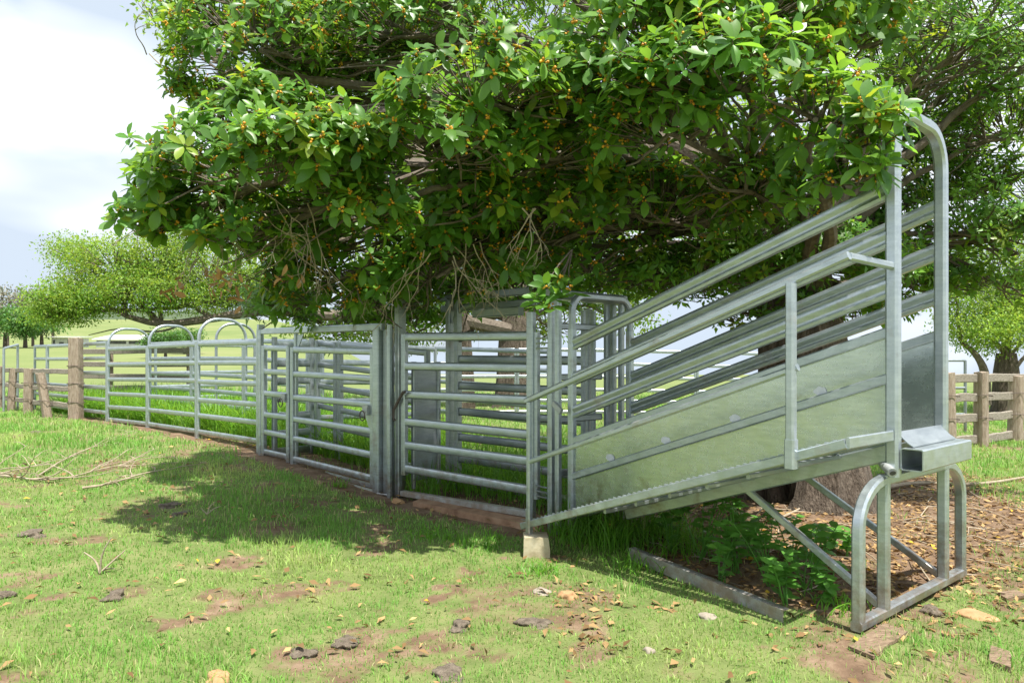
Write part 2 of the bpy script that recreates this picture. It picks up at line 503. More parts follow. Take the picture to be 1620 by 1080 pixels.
far = sstep(18, 40, np.hypot(XX, YY)).ravel()
gme = fast_mesh("ground", vv, gq, None, np.stack([msk * (1 - far), far, far * 0], 1), True, M['ground'])
tag(link("ground", gme), kind="structure")

# distant forested ranges beyond the green rise
def ridge(name, y0, base, amp, seed, x0, x1):
    xs = np.linspace(x0, x1, 160)
    top = base + amp * fbm(xs / 420.0, xs * 0 + 3, seed, 5)
    top = top * sstep(x1, x1 - 900, xs) if False else top * (1 - sstep(x1 - 1100, x1, xs))
    v, f = [], []
    for k, (dy, s) in enumerate(((-500, -0.3), (-220, 0.55), (0, 1.0), (300, 0.5), (700, -0.3))):
        v += [(x, y0 + dy, t * s) for x, t in zip(xs, top)]
    n = len(xs)
    for k in range(4):
        f += [(k * n + i, k * n + i + 1, (k + 1) * n + i + 1, (k + 1) * n + i) for i in range(n - 1)]
    mb = MB(); mb.add(v, f)
    return tag(mb.build(name, M['hill']), kind="structure")
ridge("distant_hills", 5200, 300, 150, 5, -7500, -1200)

# ------------------------------------------------------------------ steel yard pieces
FR = (0, .217, .43, .639, .816, 1.0)
RAILP = rrect(0.042, 0.078, 0.019, 3)
SQ50 = rrect(0.05, 0.05, 0.011)
SQ65 = rrect(0.065, 0.065, 0.012)
SQ40 = rrect(0.04, 0.04, 0.009)
def lug(parent, p, m):
    """pin lug: a short sleeve with a drop pin"""
    mb = MB()
    mb.pipe(p + Vector((0, 0, -0.06)), p + Vector((0, 0, 0.06)), 0.014, 8)
    mb.pipe(p + Vector((0, 0, 0.05)), p + Vector((0, 0, 0.075)), 0.02, 8)
    mb.build("pin_lug", m, parent)
def yard_panel(A, B, label, za=None, zb=None, name="cattle_fence", cat="fence", group="steel cattle yard panels",
               m=None, feet=True, lugs=True, prof=None, post=SQ50, inset=0.03, top_up=0.03):
    m = m or M['steel']
    A, B = Vector(A), Vector(B)
    t = (B - A).normalized()
    a, b = A + t * inset, B - t * inset
    ga, gb = gh(a.x, a.y), gh(b.x, b.y)
    if za is None: za = [ga + 0.17 + 1.41 * (1 - q) for q in FR]
    if zb is None: zb = [gb + 0.17 + 1.41 * (1 - q) for q in FR]
    root = empty(name, (A + B) / 2 + Vector((0, 0, (ga + gb) / 2)), label, cat, group)
    for p, z, g in ((a, za, ga), (b, zb, gb)):
        mb = MB()
        lo = g - 0.03 if feet else min(z) - 0.07
        mb.prism(Vector((p.x, p.y, lo)), Vector((p.x, p.y, max(z) + top_up)), post, t)
        mb.build("upright", m, root)
    for q0, q1 in zip(za, zb):
        mb = MB()
        mb.prism(Vector((a.x, a.y, q0)) + t * 0.02, Vector((b.x, b.y, q1)) - t * 0.02, prof or RAILP)
        mb.build("rail", m, root)
    if lugs:
        for p, z in ((A, za), (B, zb)):
            for k in (1.0, 0.12):
                lug(root, Vector((p.x, p.y, min(z) + (max(z) - min(z)) * k - 0.16 * (1 if k > .5 else -.6))), m)
    return root
def zlist(ys, d): return [Zd(y, d) for y in ys]

yard_panel(P3, P4, "galvanised six-rail panel of the outer race wall, beside the sliding gate frame",
           zlist((543.7, 573.8, 603.4, 632.4, 657, 682.6), 11.2), zlist((541.4, 573.8, 606.9, 639.3, 667.8, 696.7), 9.95))
yard_panel(P2, P3, "galvanised six-rail outer race panel, middle one of the three under bows",
           zlist((548, 574.5, 601, 627, 648.9, 671.3), 12.6), zlist((544.6, 574, 601.6, 630.5, 655.4, 680.4), 11.4))
yard_panel(P1, P2, "galvanised six-rail panel of the outer race wall, under the leftmost and lowest bow",
           zlist((552, 576.6, 600, 622.8, 643.8, 663.5), 13.95), zlist((550, 575.5, 600, 624.8, 646.4, 669.2), 12.9))
PD = (P1 - P2).normalized()
P0 = P1 + PD * 2.08
PA = P0 + PD * 1.75
PB = PA + PD * 1.0
yard_panel(P0, P1, "galvanised six-rail panel right behind the tall square timber post")
yard_panel(PA, P0, "galvanised six-rail panel behind the leaning timber post")
yard_panel(PB, PA, "short far galvanised panel ending the outer wall behind the low timber posts")

NIN = Vector((0.66, 0.75, 0)).normalized()
def inw(p, q=0.8): return Vector((p.x, p.y, 0)) + NIN * q

def bow(A, B, ztop, label, m=None, rad=0.026, low=None):
    A, B = Vector(A), Vector(B)
    t = (B - A); w = t.length; t.normalize()
    r = min(w * 0.42, 0.32)
    pts = [Vector((A.x, A.y, gh(A.x, A.y) - 0.03))]
    for k in range(9):
        a = math.pi * (1 - k / 16)
        pts.append(A + t * (r + r * math.cos(a)) + Vector((0, 0, ztop - r + r * math.sin(a))))
    for k in range(9):
        a = math.pi / 2 * (1 - k / 8)
        pts.append(B - t * r + t * r * math.cos(a) + Vector((0, 0, ztop - r + r * math.sin(a))))
    pts.append(Vector((B.x, B.y, gh(B.x, B.y) - 0.03)))
    root = empty("race_bow", (A + B) / 2 + Vector((0, 0, gh(A.x, A.y))), label, "bow frame", "pipe bows over the race")
    MB().tube(pts, rad, 10).build("bow_pipe", m or M['steel'], root)
    for p in (A, B):
        MB().box(Vector((p.x, p.y, gh(p.x, p.y) + 0.004)), 0.11, 0.11, 0.008).build("foot_plate", m or M['steel'], root)
    return root
off = PD * 0.055
bow(P1 - off, inw(P1) - off, Zd(520, 14.2), "round pipe bow over the race, leftmost and farthest of the three in a row")
bow(P2 - off, inw(P2) - off, Zd(515, 12.95), "round pipe bow over the race, middle one of the three in a row")
bow(P3 - off, inw(P3) - off, Zd(505, 11.45), "tallest round pipe bow over the race, right one of the three in a row")
bow(XY(342, 13.1), XY(403, 13.5), Zd(512, 13.2), "smaller round pipe bow standing inside the yard behind the tallest bow", M['steel_dull'])

# inner wall of the race
I = [inw(p) for p in (P1, P2, P3, P4)]
yard_panel(I[0], I[1], "inner race wall panel behind the leftmost bow", group="inner race wall panels")
yard_panel(I[1], I[2], "inner race wall panel behind the middle bow, tall grass at its foot", group="inner race wall panels")
yard_panel(I[2], I[3], "inner race wall panel behind the tallest bow, tall grass at its foot", group="inner race wall panels")

# ---- sliding gate frame with two gates (section 2)
T2 = (G2b - G2a).normalized()
root = empty("gate_frame", Vector((G2a.x, G2a.y, gh(G2a.x, G2a.y))), "tall galvanised gate frame with flat top beam and a floor sill", "gate frame")
gz0, gz1 = 0.10, 0.05
zt0, zt1 = Zd(524, 9.55), Zd(524.5, 7.72)
zt1 = max(zt1, 1.88)
for p, w in ((G2a - T2 * 0.06, SQ65), (G2a - T2 * 0.13, SQ50)):
    MB().prism(Vector((p.x, p.y, gh(p.x, p.y) - 0.05)), Vector((p.x, p.y, zt0 + 0.03)), w, T2).build("frame_post", M['steel'], root)
MB().box(Vector((G2a.x, G2a.y, zt0 + 0.06)) - T2 * 0.06, 0.05, 0.09, 0.07, T2, Vector((-T2.y, T2.x, 0))).build("top_lug", M['steel'], root)
MB().prism(Vector((G2a.x, G2a.y, zt0)) - T2 * 0.10, Vector((G2b.x, G2b.y, zt1)) + T2 * 0.16, rrect(0.05, 0.08, 0.01)).build("top_beam", M['steel'], root)
MB().prism(Vector((G2a.x, G2a.y, 0.10)) + T2 * 0.12, Vector((G2b.x, G2b.y, 0.035)) + T2 * 0.02, rrect(0.07, 0.07, 0.01)).build("floor_sill", M['steel_mud'], root)
p0 = G2a + NIN * 0.11
p1 = G2b + NIN * 0.11
MB().prism(Vector((p0.x, p0.y, 0.15)) + T2 * 0.15, Vector((p1.x, p1.y, 0.075)), rrect(0.05, 0.05, 0.01)).build("floor_sill", M['steel_mud'], root)
mid = G2m + T2 * 0.10 + NIN * 0.03
zm = zt0 + (zt1 - zt0) * 0.3
MB().prism(Vector((mid.x, mid.y, 0.08)), Vector((mid.x, mid.y, zm - 0.04)), SQ50, T2).build("frame_post", M['steel'], root)
mb = MB()
mb.add([Vector((mid.x, mid.y, zm - 0.06)) + T2 * 0.02 + NIN * q for q in (-.006, .006)] + [Vector((mid.x, mid.y, zm - 0.05)) + T2 * 0.20 + NIN * q for q in (-.006, .006)] + [Vector((mid.x, mid.y, zm - 0.28)) + T2 * 0.02 + NIN * q for q in (-.006, .006)],
       [(0, 2, 4), (1, 5, 3), (0, 1, 3, 2), (2, 3, 5, 4), (4, 5, 1, 0)])
mb.build("gusset", M['steel'], root)
# wide box post group right of the gate
for k, (dx, nn, w) in enumerate(((0.07, 0.0, 0.10), (0.19, 0.05, 0.09))):
    p = G2b + T2 * dx + NIN * nn
    MB().prism(Vector((p.x, p.y, -0.02)), Vector((p.x, p.y, zt1 + (0.0 if k == 0 else -0.03))), rrect(w, 0.11, 0.012), T2).build("box_post", M['steel_dull'] if k else M['steel'], root)
p = G2b + T2 * 0.30 - NIN * 0.02
MB().prism(Vector((p.x, p.y, 0.0)), Vector((p.x, p.y, zt1 + 0.02)), SQ50, T2).build("frame_post", M['steel'], root)
q = G2b + T2 * 0.12 - NIN * 0.05
MB().pipe(Vector((q.x, q.y, 0.06)), Vector((p.x, p.y, 0.06)), 0.012, 8).build("latch_rod", M['steel'], root)

def gate_latch(root, p, t, m):
    lb_ = MB().box(p, 0.10, 0.035, 0.11, t, NIN).build("latch_box", m, root)
    mb = MB()
    c = p - NIN * 0.05 - Vector((0, 0, 0.06))
    mb.tube([c + t * (0.05 * math.cos(a)) + Vector((0, 0, 0.055 * math.sin(a))) for a in np.linspace(0, 2 * math.pi, 13)], 0.007, 6)
    mb.build("latch_ring", M['wire'], lb_)
g = yard_panel(G2a, G2m, "narrow galvanised access gate with a latch, left of the wider gate", zlist((550, 587.5, 622, 655.6, 683, 714), 9.5),
               zlist((551.4, 589.4, 625, 659.7, 690, 722), 9.1), name="access_gate", cat="gate", group="cattle yard gates", feet=False, lugs=False, post=SQ65)
gate_latch(g, Vector((G2m.x, G2m.y, Zd(629, 9.1))) - T2 * 0.08 - NIN * 0.045, T2, M['steel_mud'])
g = yard_panel(G2m + T2 * 0.05, G2b, "galvanised six-rail gate with ring latch in the framed opening", zlist((553, 591, 628, 662.5, 693, 725), 9.0),
               zlist((556, 598.6, 640, 682, 719, 755.6), 7.78), name="yard_gate", cat="gate", group="cattle yard gates", feet=False, lugs=False, post=SQ65)
gate_latch(g, Vector((G2b.x, G2b.y, Zd(648, 7.8))) - T2 * 0.10 - NIN * 0.05, T2, M['steel_mud'])
mb = MB()
q = Vector((G2b.x, G2b.y, Zd(655, 7.8))) - T2 * 0.05
mb.add([q + NIN * k + d for d in (Vector((0, 0, 0)), -T2 * 0.13, Vector((0, 0, -0.24))) for k in (-.012, .012)], [(0, 2, 4), (1, 5, 3), (0, 1, 3, 2), (2, 3, 5, 4), (4, 5, 1, 0)])
mb.build("gusset", M['steel'], g)

# inner wall of section 2 and its cross gate
i2a, i2b = inw(G2a, 0.8), inw(G2b, 0.8)
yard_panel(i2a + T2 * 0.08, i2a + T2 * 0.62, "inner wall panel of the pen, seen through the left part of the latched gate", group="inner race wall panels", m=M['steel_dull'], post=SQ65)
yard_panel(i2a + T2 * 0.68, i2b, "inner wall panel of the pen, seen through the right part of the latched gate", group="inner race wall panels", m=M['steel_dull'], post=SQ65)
def slide_gate(A, B, label, z0, z1, n, m, rh=0.11):
    A, B = Vector(A), Vector(B)
    t = (B - A).normalized()
    root = empty("cross_gate", (A + B) / 2 + Vector((0, 0, z0)), label, "gate", "cattle yard gates")
    for p in (A, B):
        MB().prism(Vector((p.x, p.y, z0 - 0.1)), Vector((p.x, p.y, z1 + 0.06)), SQ65, t).build("upright", m, root)
    for k in range(n):
        z = z0 + 0.06 + (z1 - z0 - 0.12) * k / (n - 1)
        MB().prism(Vector((A.x, A.y, z)), Vector((B.x, B.y, z)), rrect(0.04, rh, 0.015, 2)).build("rail", m, root)
    return root
slide_gate(G2a + NIN * 0.12 + T2 * 0.10, i2a - NIN * 0.1 + T2 * 0.1, "gate of broad rails across the race, behind the narrow access gate", 0.2, 1.78, 7, M['steel_dull'], 0.10)

# ---- crush entry between the gates
i3a, i3b = inw(G3a, 0.8), inw(G3b, 0.8)
T3 = (G3b - G3a).normalized()
root = empty("crush_frame", Vector((G3a.x, G3a.y, gh(G3a.x, G3a.y))), "shaded crush frame with overhead beams behind the big gate", "crush frame")
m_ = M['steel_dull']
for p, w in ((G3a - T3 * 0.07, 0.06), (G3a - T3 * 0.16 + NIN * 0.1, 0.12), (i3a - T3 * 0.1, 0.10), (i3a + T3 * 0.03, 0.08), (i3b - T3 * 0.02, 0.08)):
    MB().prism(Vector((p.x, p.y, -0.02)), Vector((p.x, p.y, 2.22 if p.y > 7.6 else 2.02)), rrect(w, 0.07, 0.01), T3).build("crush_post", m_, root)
for dz, q, e in ((2.25, 0.80, 0.0), (2.13, 0.86, 0.25)):
    a_ = inw(G3a, q) - T3 * (0.55 - e); b_ = inw(G3a, q) + T3 * 1.12
    MB().prism(Vector((a_.x, a_.y, dz)), Vector((b_.x, b_.y, dz)), rrect(0.05, 0.08, 0.01)).build("overhead_beam", m_, root)
a_ = inw(G3a, 0.55) + T3 * 0.55
MB().prism(Vector((a_.x, a_.y, 2.02)), Vector((a_.x, a_.y, 2.02)) + T3 * 0.65, rrect(0.09, 0.09, 0.01)).build("overhead_beam", m_, root)
mb = MB()
cc = i3a + Vector((0, 0, 1.95)) - T3 * 0.02
mb.tube([cc + T3 * (0.30 - 0.30 * math.cos(a)) + Vector((0, 0, 0.20 * math.sin(a))) for a in np.linspace(0, math.pi / 2, 9)] , 0.03, 8)
mb.build("bent_pipe", m_, root)
mb = MB(); mb.bar(cc + Vector((0, 0, -0.2)), cc + T3 * 0.3 + Vector((0, 0, -0.12)), 0.04, 0.09)
mb.build("lever", M['wire'], root)
A_ = G3a + NIN * 0.14 + T3 * 0.02
B_ = G3a + NIN * 0.50 + T3 * 0.02
r2 = empty("sheeted_door", Vector((A_.x, A_.y, 0.2)), "dark sheet-metal drop door across the race behind the big gate", "gate", "cattle yard gates")
MB().prism(Vector((A_.x, A_.y, 0.82)), Vector((B_.x, B_.y, 0.82)), rrect(0.012, 1.24, 0.003)).build("door_sheet", M['steel_dull'], r2)
for e in (A_, B_):
    MB().prism(Vector((e.x, e.y, 0.12)), Vector((e.x, e.y, 1.5)), SQ50, T3).build("door_frame", m_, r2)

# ---- big gate (section 3)
g = yard_panel(G3a, G3b, "big shaded six-rail gate between the crush frame and the loading ramp", zlist((533, 579, 624, 667, 704, 741), 7.45),
               zlist((531, 582, 633, 688, 730, 776), 6.3), name="race_gate", cat="gate", group="cattle yard gates", m=M['steel'], feet=False, lugs=False,
               prof=rrect(0.045, 0.088, 0.02, 3), post=SQ65)
za = Zd(624, 7.45)
mb = MB()
h0 = Vector((G3a.x, G3a.y, za + 0.03)) - NIN * 0.06 + T3 * 0.08
mb.tube([h0 + T3 * 0.03, h0, h0 - T3 * 0.09 - Vector((0, 0, 0.11)), h0 - T3 * 0.16 - Vector((0, 0, 0.20)), h0 - T3 * 0.165 - Vector((0, 0, 0.29)), h0 - T3 * 0.14 - Vector((0, 0, 0.31))], 0.016, 8)
mb.build("latch_lever", M['wire'], g)
# sill, footing and slam post
root = empty("gate_sill", Vector((G3a.x, G3a.y, 0.05)), "galvanised floor sill on an earthy concrete footing under the big gate", "sill")
MB().prism(Vector((G3a.x, G3a.y, 0.085)), Vector((G3b.x, G3b.y, 0.115)) - T3 * 0.1, rrect(0.075, 0.06, 0.008)).build("sill_beam", M['steel_mud'], root)
mb = MB()
fa, fb = G3a + T3 * 0.35, G3b + T3 * 0.12
mb.prism(Vector((fa.x, fa.y, -0.02)), Vector((fb.x, fb.y, -0.02)), [(0.17, -0.2), (0.16, 0.085), (0.05, 0.098), (-0.16, 0.10), (-0.17, -0.2)])
mb.build("footing", M['footing'], root)

# ---- slide gate frame at the bottom of the ramp
LS = LEN + 0.17
root = empty("slide_gate_frame", R(LS, 0.3, 0.05), "upright slide gate frame at the foot of the loading ramp", "gate frame")
for w, ds, ww in ((-0.03, 0.06, 0.055), (-0.03, -0.03, 0.05), (0.70, 0.06, 0.05), (0.79, 0.06, 0.055), (0.79, -0.04, 0.05)):
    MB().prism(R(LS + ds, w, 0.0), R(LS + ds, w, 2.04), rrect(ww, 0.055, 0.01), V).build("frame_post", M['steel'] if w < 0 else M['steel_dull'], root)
MB().prism(R(LS + 0.015, -0.14, 2.085), R(LS + 0.015, 0.85, 2.085), rrect(0.16, 0.085, 0.012)).build("top_beam", M['steel_dull'], root)
for zz in (0.5, 0.98, 1.36, 1.82):
    MB().prism(R(LS + 0.10, 0.02, zz), R(LS + 0.10, 0.66, zz), rrect(0.035, 0.06, 0.01)).build("slide_rail", M['steel_dull'], root)
for w in (0.46, 0.60):
    MB().prism(R(LS + 0.14, w, 0.1), R(LS + 0.14, w, 1.98), rrect(0.05, 0.03, 0.008), V).build("slide_upright", M['steel_dull'], root)
p = R(LS - 0.03, -0.09, Zd(645, 6.0))
MB().bar(p - V * 0.0 + Vector((0, 0, 0.04)), p + U * 0.10 - Vector((0, 0, 0.03)), 0.03, 0.05).build("slide_latch", M['steel_mud'], root)
for zz in (0.30, 1.62):
    mb = MB()
    for k in range(3):
        mb.pipe(R(LS + 0.22, -0.06, zz + k * 0.045), R(LS + 0.08, -0.06, zz + k * 0.045), 0.008, 6)
    mb.build("hinge_pins", M['steel_dull'], root)
p = R(LS + 0.30, -0.05, 0)
r3 = empty("slam_post", p + Vector((0, 0, 0.08)), "tall square post the big gate closes against, nearest the slide gate frame", "post")
MB().prism(Vector((p.x, p.y, 0.04)), Vector((p.x, p.y, Zd(492, 6.15))), rrect(0.07, 0.075, 0.012), T3).build("post_tube", M['steel'], r3)
MB().box(Vector((p.x, p.y, 0.07)), 0.14, 0.14, 0.012, T3, NIN).build("base_plate", M['steel_mud'], r3)

# ------------------------------------------------------------------ loading ramp
ramp_root = empty("loading_ramp", R(1.2, 0.3, 0.0), "long galvanised cattle loading ramp with sheeted sides and a catwalk", "loading ramp")
rr_ = ramp_root
def part(name, mb, m=None): return mb.build(name, m or M['steel'], rr_)
# ribbed rail section
RIB = [(0.022, -0.05), (0.026, -0.03), (0.016, -0.015), (0.016, 0.0), (0.026, 0.015), (0.026, 0.04), (0.018, 0.052), (-0.018, 0.052), (-0.026, 0.04), (-0.026, 0.015), (-0.016, 0.0), (-0.016, -0.015), (-0.026, -0.03), (-0.022, -0.05)]
RIB = RIB[::-1]
zR = (2.495, 2.212, 1.925, 1.672)
zL = (1.650, 1.350, 1.066, 0.825)
for w, dw in ((0.0, 0.0), (WID, 0.0)):
    for k in range(3):
        part("side_rail", MB().prism(R(0.02, w, zR[k]), R(LEN - 0.02, w, zL[k]), RIB))
    part("sheet_top_frame", MB().prism(R(0.02, w, zR[3]), R(LEN - 0.02, w, zL[3]), rrect(0.045, 0.06, 0.008)))
    sg = -1 if w == 0 else 1
    part("sheet_stiffener", MB().prism(R(0.02, w + sg * 0.014, 1.405), R(LEN - 0.02, w + sg * 0.014, 0.520), rrect(0.03, 0.058, 0.008)))
    mb = MB()
    a0, a1, b0, b1 = R(0.03, w, 0.98), R(0.03, w, zR[3] - 0.03), R(LEN - 0.03, w, 0.16), R(LEN - 0.03, w, zL[3] - 0.03)
    N_ = 12
    vs, fs = [], []
    for k in range(N_ + 1):
        t = k / N_
        wob = 0.004 * math.sin(t * 17 + w * 5)
        for e in (-0.0015, 0.0015):
            vs += [a0.lerp(b0, t) + V * e, a0.lerp(b0, t).lerp(a1.lerp(b1, t), 0.5) + V * (e + wob), a1.lerp(b1, t) + V * e]
    for k in range(N_):
        o, q = k * 6, k * 6 + 6
        fs += [(o, q, q + 1, o + 1), (o + 1, q + 1, q + 2, o + 2), (o + 4, q + 4, q + 3, o + 3), (o + 5, q + 5, q + 4, o + 4), (o + 2, q + 2, q + 5, o + 5), (o, o + 3, q + 3, q)]
    mb.add(vs, fs)
    part("side_sheet", mb, M['sheet'])
    part("floor_beam", MB().prism(R(0.0, w, 0.985), R(1.98, w, 0.985 - 1.98 * 0.345), rrect(0.045, 0.10, 0.008)))
    part("lower_post", MB().prism(R(LEN, w, 0.03), R(LEN, w, 1.78), SQ65, U))
# floor with cleats
wz_ = lambda s: 1.075 - 0.347 * s
mb = MB()
fz = lambda s: 1.05 - 0.345 * s
mb.add([R(s, w, fz(s) + dz) for s, w in ((0.0, 0.03), (LEN, 0.03), (LEN, WID - 0.03), (0.0, WID - 0.03)) for dz in (-0.012, 0)], [(0, 2, 3, 1), (2, 4, 5, 3), (4, 6, 7, 5), (6, 0, 1, 7), (1, 3, 5, 7), (0, 6, 4, 2)])
part("floor_plate", mb, M['steel_mud'])
for k in range(12):
    s = 0.12 + k * 0.205
    part("floor_cleat", MB().prism(R(s, 0.05, fz(s) + 0.014), R(s, WID - 0.05, fz(s) + 0.014), rrect(0.04, 0.028, 0.006)), M['steel_mud'])
# joists seen under the floor
for k in range(6):
    s = 0.30 + k * 0.28
    part("joist", MB().prism(R(s, -WALK + 0.03, wz_(s) - 0.045), R(s, -0.03, wz_(s) - 0.045), rrect(0.025, 0.03, 0.005)), M['steel_dull'])
# tall bow at the top end
def arch(s, z0, ztop, r, prof_r, m=None, w0=0.0, w1=WID, name="end_bow"):
    pts = [R(s, w0, z0)]
    for k in range(9):
        a = math.pi * (1 - k / 16)
        pts.append(R(s, w0 + r + r * math.cos(a), ztop - r + r * math.sin(a)))
    for k in range(9):
        a = math.pi / 2 * (1 - k / 8)
        pts.append(R(s, w1 - r + r * math.cos(a), ztop - r + r * math.sin(a)))
    pts.append(R(s, w1, z0))
    pr = rrect(prof_r, prof_r, prof_r * 0.2)
    part(name, MB().tube(pts, 1, len(pr), True, pr, U), m)
arch(0.0, 0.84, 2.965, 0.24, 0.072)
arch(LEN, 1.76, 2.07, 0.14, 0.055, M['steel_dull'], name="lower_bow")
# bumper beam (square hollow, open end) and lip plate
bz = 0.945
def hollow(p0, p1, w, h, th, up=(0, 0, 1)):
    mb = MB()
    o, i_ = rrect(w, h, 0.008), rrect(w - 2 * th, h - 2 * th, 0.005)
    p0, p1 = Vector(p0), Vector(p1)
    t = (p1 - p0).normalized(); a = t.cross(Vector(up)).normalized(); b = a.cross(t)
    n = len(o)
    v = [p + a * x + b * y for p in (p0, p1) for pr in (o, i_) for x, y in pr]
    f = []
    for k in range(n):
        k2 = (k + 1) % n
        f += [(k, k2, 2 * n + k2, 2 * n + k), (n + k2, n + k, 3 * n + k, 3 * n + k2), (k2, k, n + k, n + k2), (2 * n + k, 2 * n + k2, 3 * n + k2, 3 * n + k)]
    return mb.add(v, f)
part("bumper_beam", hollow(R(-0.10, -0.005, bz), R(-0.10, 0.80, bz), 0.12, 0.125, 0.006))
mb = MB()
pr = [(-0.03, 0.066), (0.0, 0.085), (0.03, 0.115), (0.052, 0.145)]
vs = []
for w in (0.045, 0.74):
    for q, (ds, dz) in enumerate(pr):
        vs += [R(-0.06 + ds + 0.0, w, bz + dz), R(-0.06 + ds, w, bz + dz + 0.006)]
fs = []
for q in range(3):
    a_, c_ = q * 2, 8 + q * 2
    fs += [(a_ + 1, a_ + 3, c_ + 3, c_ + 1), (a_, c_, c_ + 2, a_ + 2), (a_, a_ + 2, a_ + 3, a_ + 1), (c_, c_ + 1, c_ + 3, c_ + 2)]
fs += [(0, 1, 9, 8), (6, 14, 15, 7)]
mb.add(vs, fs)
part("lip_plate", mb, M['steel_dull'])
# trestle
FO, FI, GI, GO = Vector((1.898, 3.81, 0)), Vector((2.150, 4.004, 0)), Vector((2.838, 4.583, 0)), Vector((3.083, 4.78, 0))
tv = (GO - FO).normalized(); tn = Vector((tv.y, -tv.x, 0))
GI = FO + tv * (GI - FO).length; FI = FO + tv * (FI - FO).length
gz = max(gh(FO.x, FO.y), gh(GO.x, GO.y)) + 0.01
part("trestle_base_rail", MB().prism(FO - tv * 0.03 + Vector((0, 0, gz + 0.028)), GO + tv * 0.03 + Vector((0, 0, gz + 0.028)), rrect(0.06, 0.055, 0.008)))
tz = 0.82
for p in (FI, GI):
    part("trestle_leg", MB().prism(p + Vector((0, 0, gz + 0.05)), p + Vector((0, 0, tz + 0.03)), rrect(0.06, 0.06, 0.01), tv))
pr = rrect(0.058, 0.062, 0.012)
for p, sgn, end in ((FO, 1, FI), (GO, -1, GI)):
    d_ = (end - p).length
    pts = [p + Vector((0, 0, gz + 0.05)), p + Vector((0, 0, tz - 0.24))]
    for k in range(1, 9):
        a = math.pi / 2 * k / 8
        pts.append(p + tv * (sgn * (d_ - d_ * math.cos(a))) + Vector((0, 0, tz - 0.24 + 0.24 * math.sin(a))))
    part("trestle_hoop", MB().tube(pts, 1, len(pr), True, pr, tn))
part("trestle_top_rail", MB().prism(FI + Vector((0, 0, tz)), GI + Vector((0, 0, tz)), rrect(0.058, 0.062, 0.012)))
for w, px, py, e in ((0.0, 1180, 780, FI), (WID, 1272, 765, GI)):
    nA = R(0, w, 0); nB = R(LEN, w, 0)
    q = on_line(px, nA, nB)
    s = (Vector((q.x, q.y, 0)) - Vector((nA.x, nA.y, 0))).length
    top = R(s, w, 0.985 - 0.345 * s - 0.02)
    part("brace", MB().bar(top, e - tn * 0.02 + Vector((0, 0, gz + 0.06)), 0.04, 0.042))
part("hitch_pipe", MB().tube([R(-0.03, -0.09, 0.875), R(0.06, 0.01, 0.905)], 0.026, 12), M['steel_mud'])
part("hitch_pipe", MB().tube([R(-0.034, -0.0945, 0.8735), R(-0.0345, -0.095, 0.873)], 0.017, 12), M['dark'])  # dark disc painted as the shade in the pipe's mouth
# catwalk
CW = -WALK
S_END = 2.47
wz = lambda s: 1.075 - 0.347 * s
part("catwalk_edge", MB().prism(R(0.0, CW, wz(0)), R(S_END + 0.09, CW, wz(S_END + 0.09)), rrect(0.03, 0.055, 0.006)))
part("catwalk_edge", MB().prism(R(0.0, -0.06, wz(0)), R(S_END + 0.09, -0.06, wz(S_END + 0.09)), rrect(0.03, 0.055, 0.006)))
part("catwalk_end_lip", MB().prism(R(-0.012, CW - 0.01, wz(0) + 0.004), R(-0.012, -0.05, wz(0) + 0.004), rrect(0.02, 0.06, 0.005)))
mb = MB()
for k in range(5):          # plank grating: strips with teeth and cross webs
    w = CW + 0.075 + k * 0.105
    mb.prism(R(0.01, w, wz(0) + 0.016), R(S_END + 0.08, w, wz(S_END + 0.08) + 0.016), rrect(0.062, 0.012, 0.004))
for k in range(62):
    s = 0.02 + k * 0.0405
    mb.prism(R(s, CW + 0.02, wz(s) + 0.012), R(s, -0.08, wz(s) + 0.012), rrect(0.011, 0.010, 0.002))
tag(part("catwalk_grating", mb, M['steel_mud']), kind="stuff")
mb = MB()
for k in range(56):
    s = 0.06 + k * 0.0435
    for w in (CW, -0.06):
        mb.box(R(s, w, wz(s) + 0.030), 0.02, 0.012, 0.010, U, V)
tag(part("grip_teeth", mb, M['steel']), kind="stuff")
# handrail
hz = lambda s: 2.05 - 0.344 * s
HS = 2.47
part("handrail", MB().prism(R(-0.015, CW, hz(0)), R(HS + 0.04, CW, hz(HS + 0.04)), rrect(0.042, 0.044, 0.01)))
part("handrail_return", MB().prism(R(0.0, CW + 0.02, hz(0) - 0.002), R(0.0, -0.03, hz(0) - 0.002), rrect(0.04, 0.042, 0.01)))
part("handrail_midrail", MB().prism(R(0.26, CW, hz(0.26) - 0.49), R(HS, CW, hz(HS) - 0.49), rrect(0.036, 0.04, 0.01)))
hp_ = part("handrail_post", MB().prism(R(HS, CW, 0.15), R(HS, CW, hz(HS) - 0.02), SQ40, U))
MB().prism(R(HS, CW, 0.14), R(HS, CW, 0.34), rrect(0.05, 0.05, 0.01), U).build("sleeve", M['steel'], hp_)
hp_ = part("handrail_post", MB().prism(R(0.29, CW - 0.02, wz(0.29) - 0.05), R(0.29, CW - 0.02, hz(0.29) - 0.02), rrect(0.05, 0.05, 0.01), U))
MB().prism(R(0.29, CW - 0.02, wz(0.29) - 0.06), R(0.29, CW - 0.02, wz(0.29) + 0.10), rrect(0.06, 0.06, 0.01), U).build("sleeve", M['steel'], hp_)
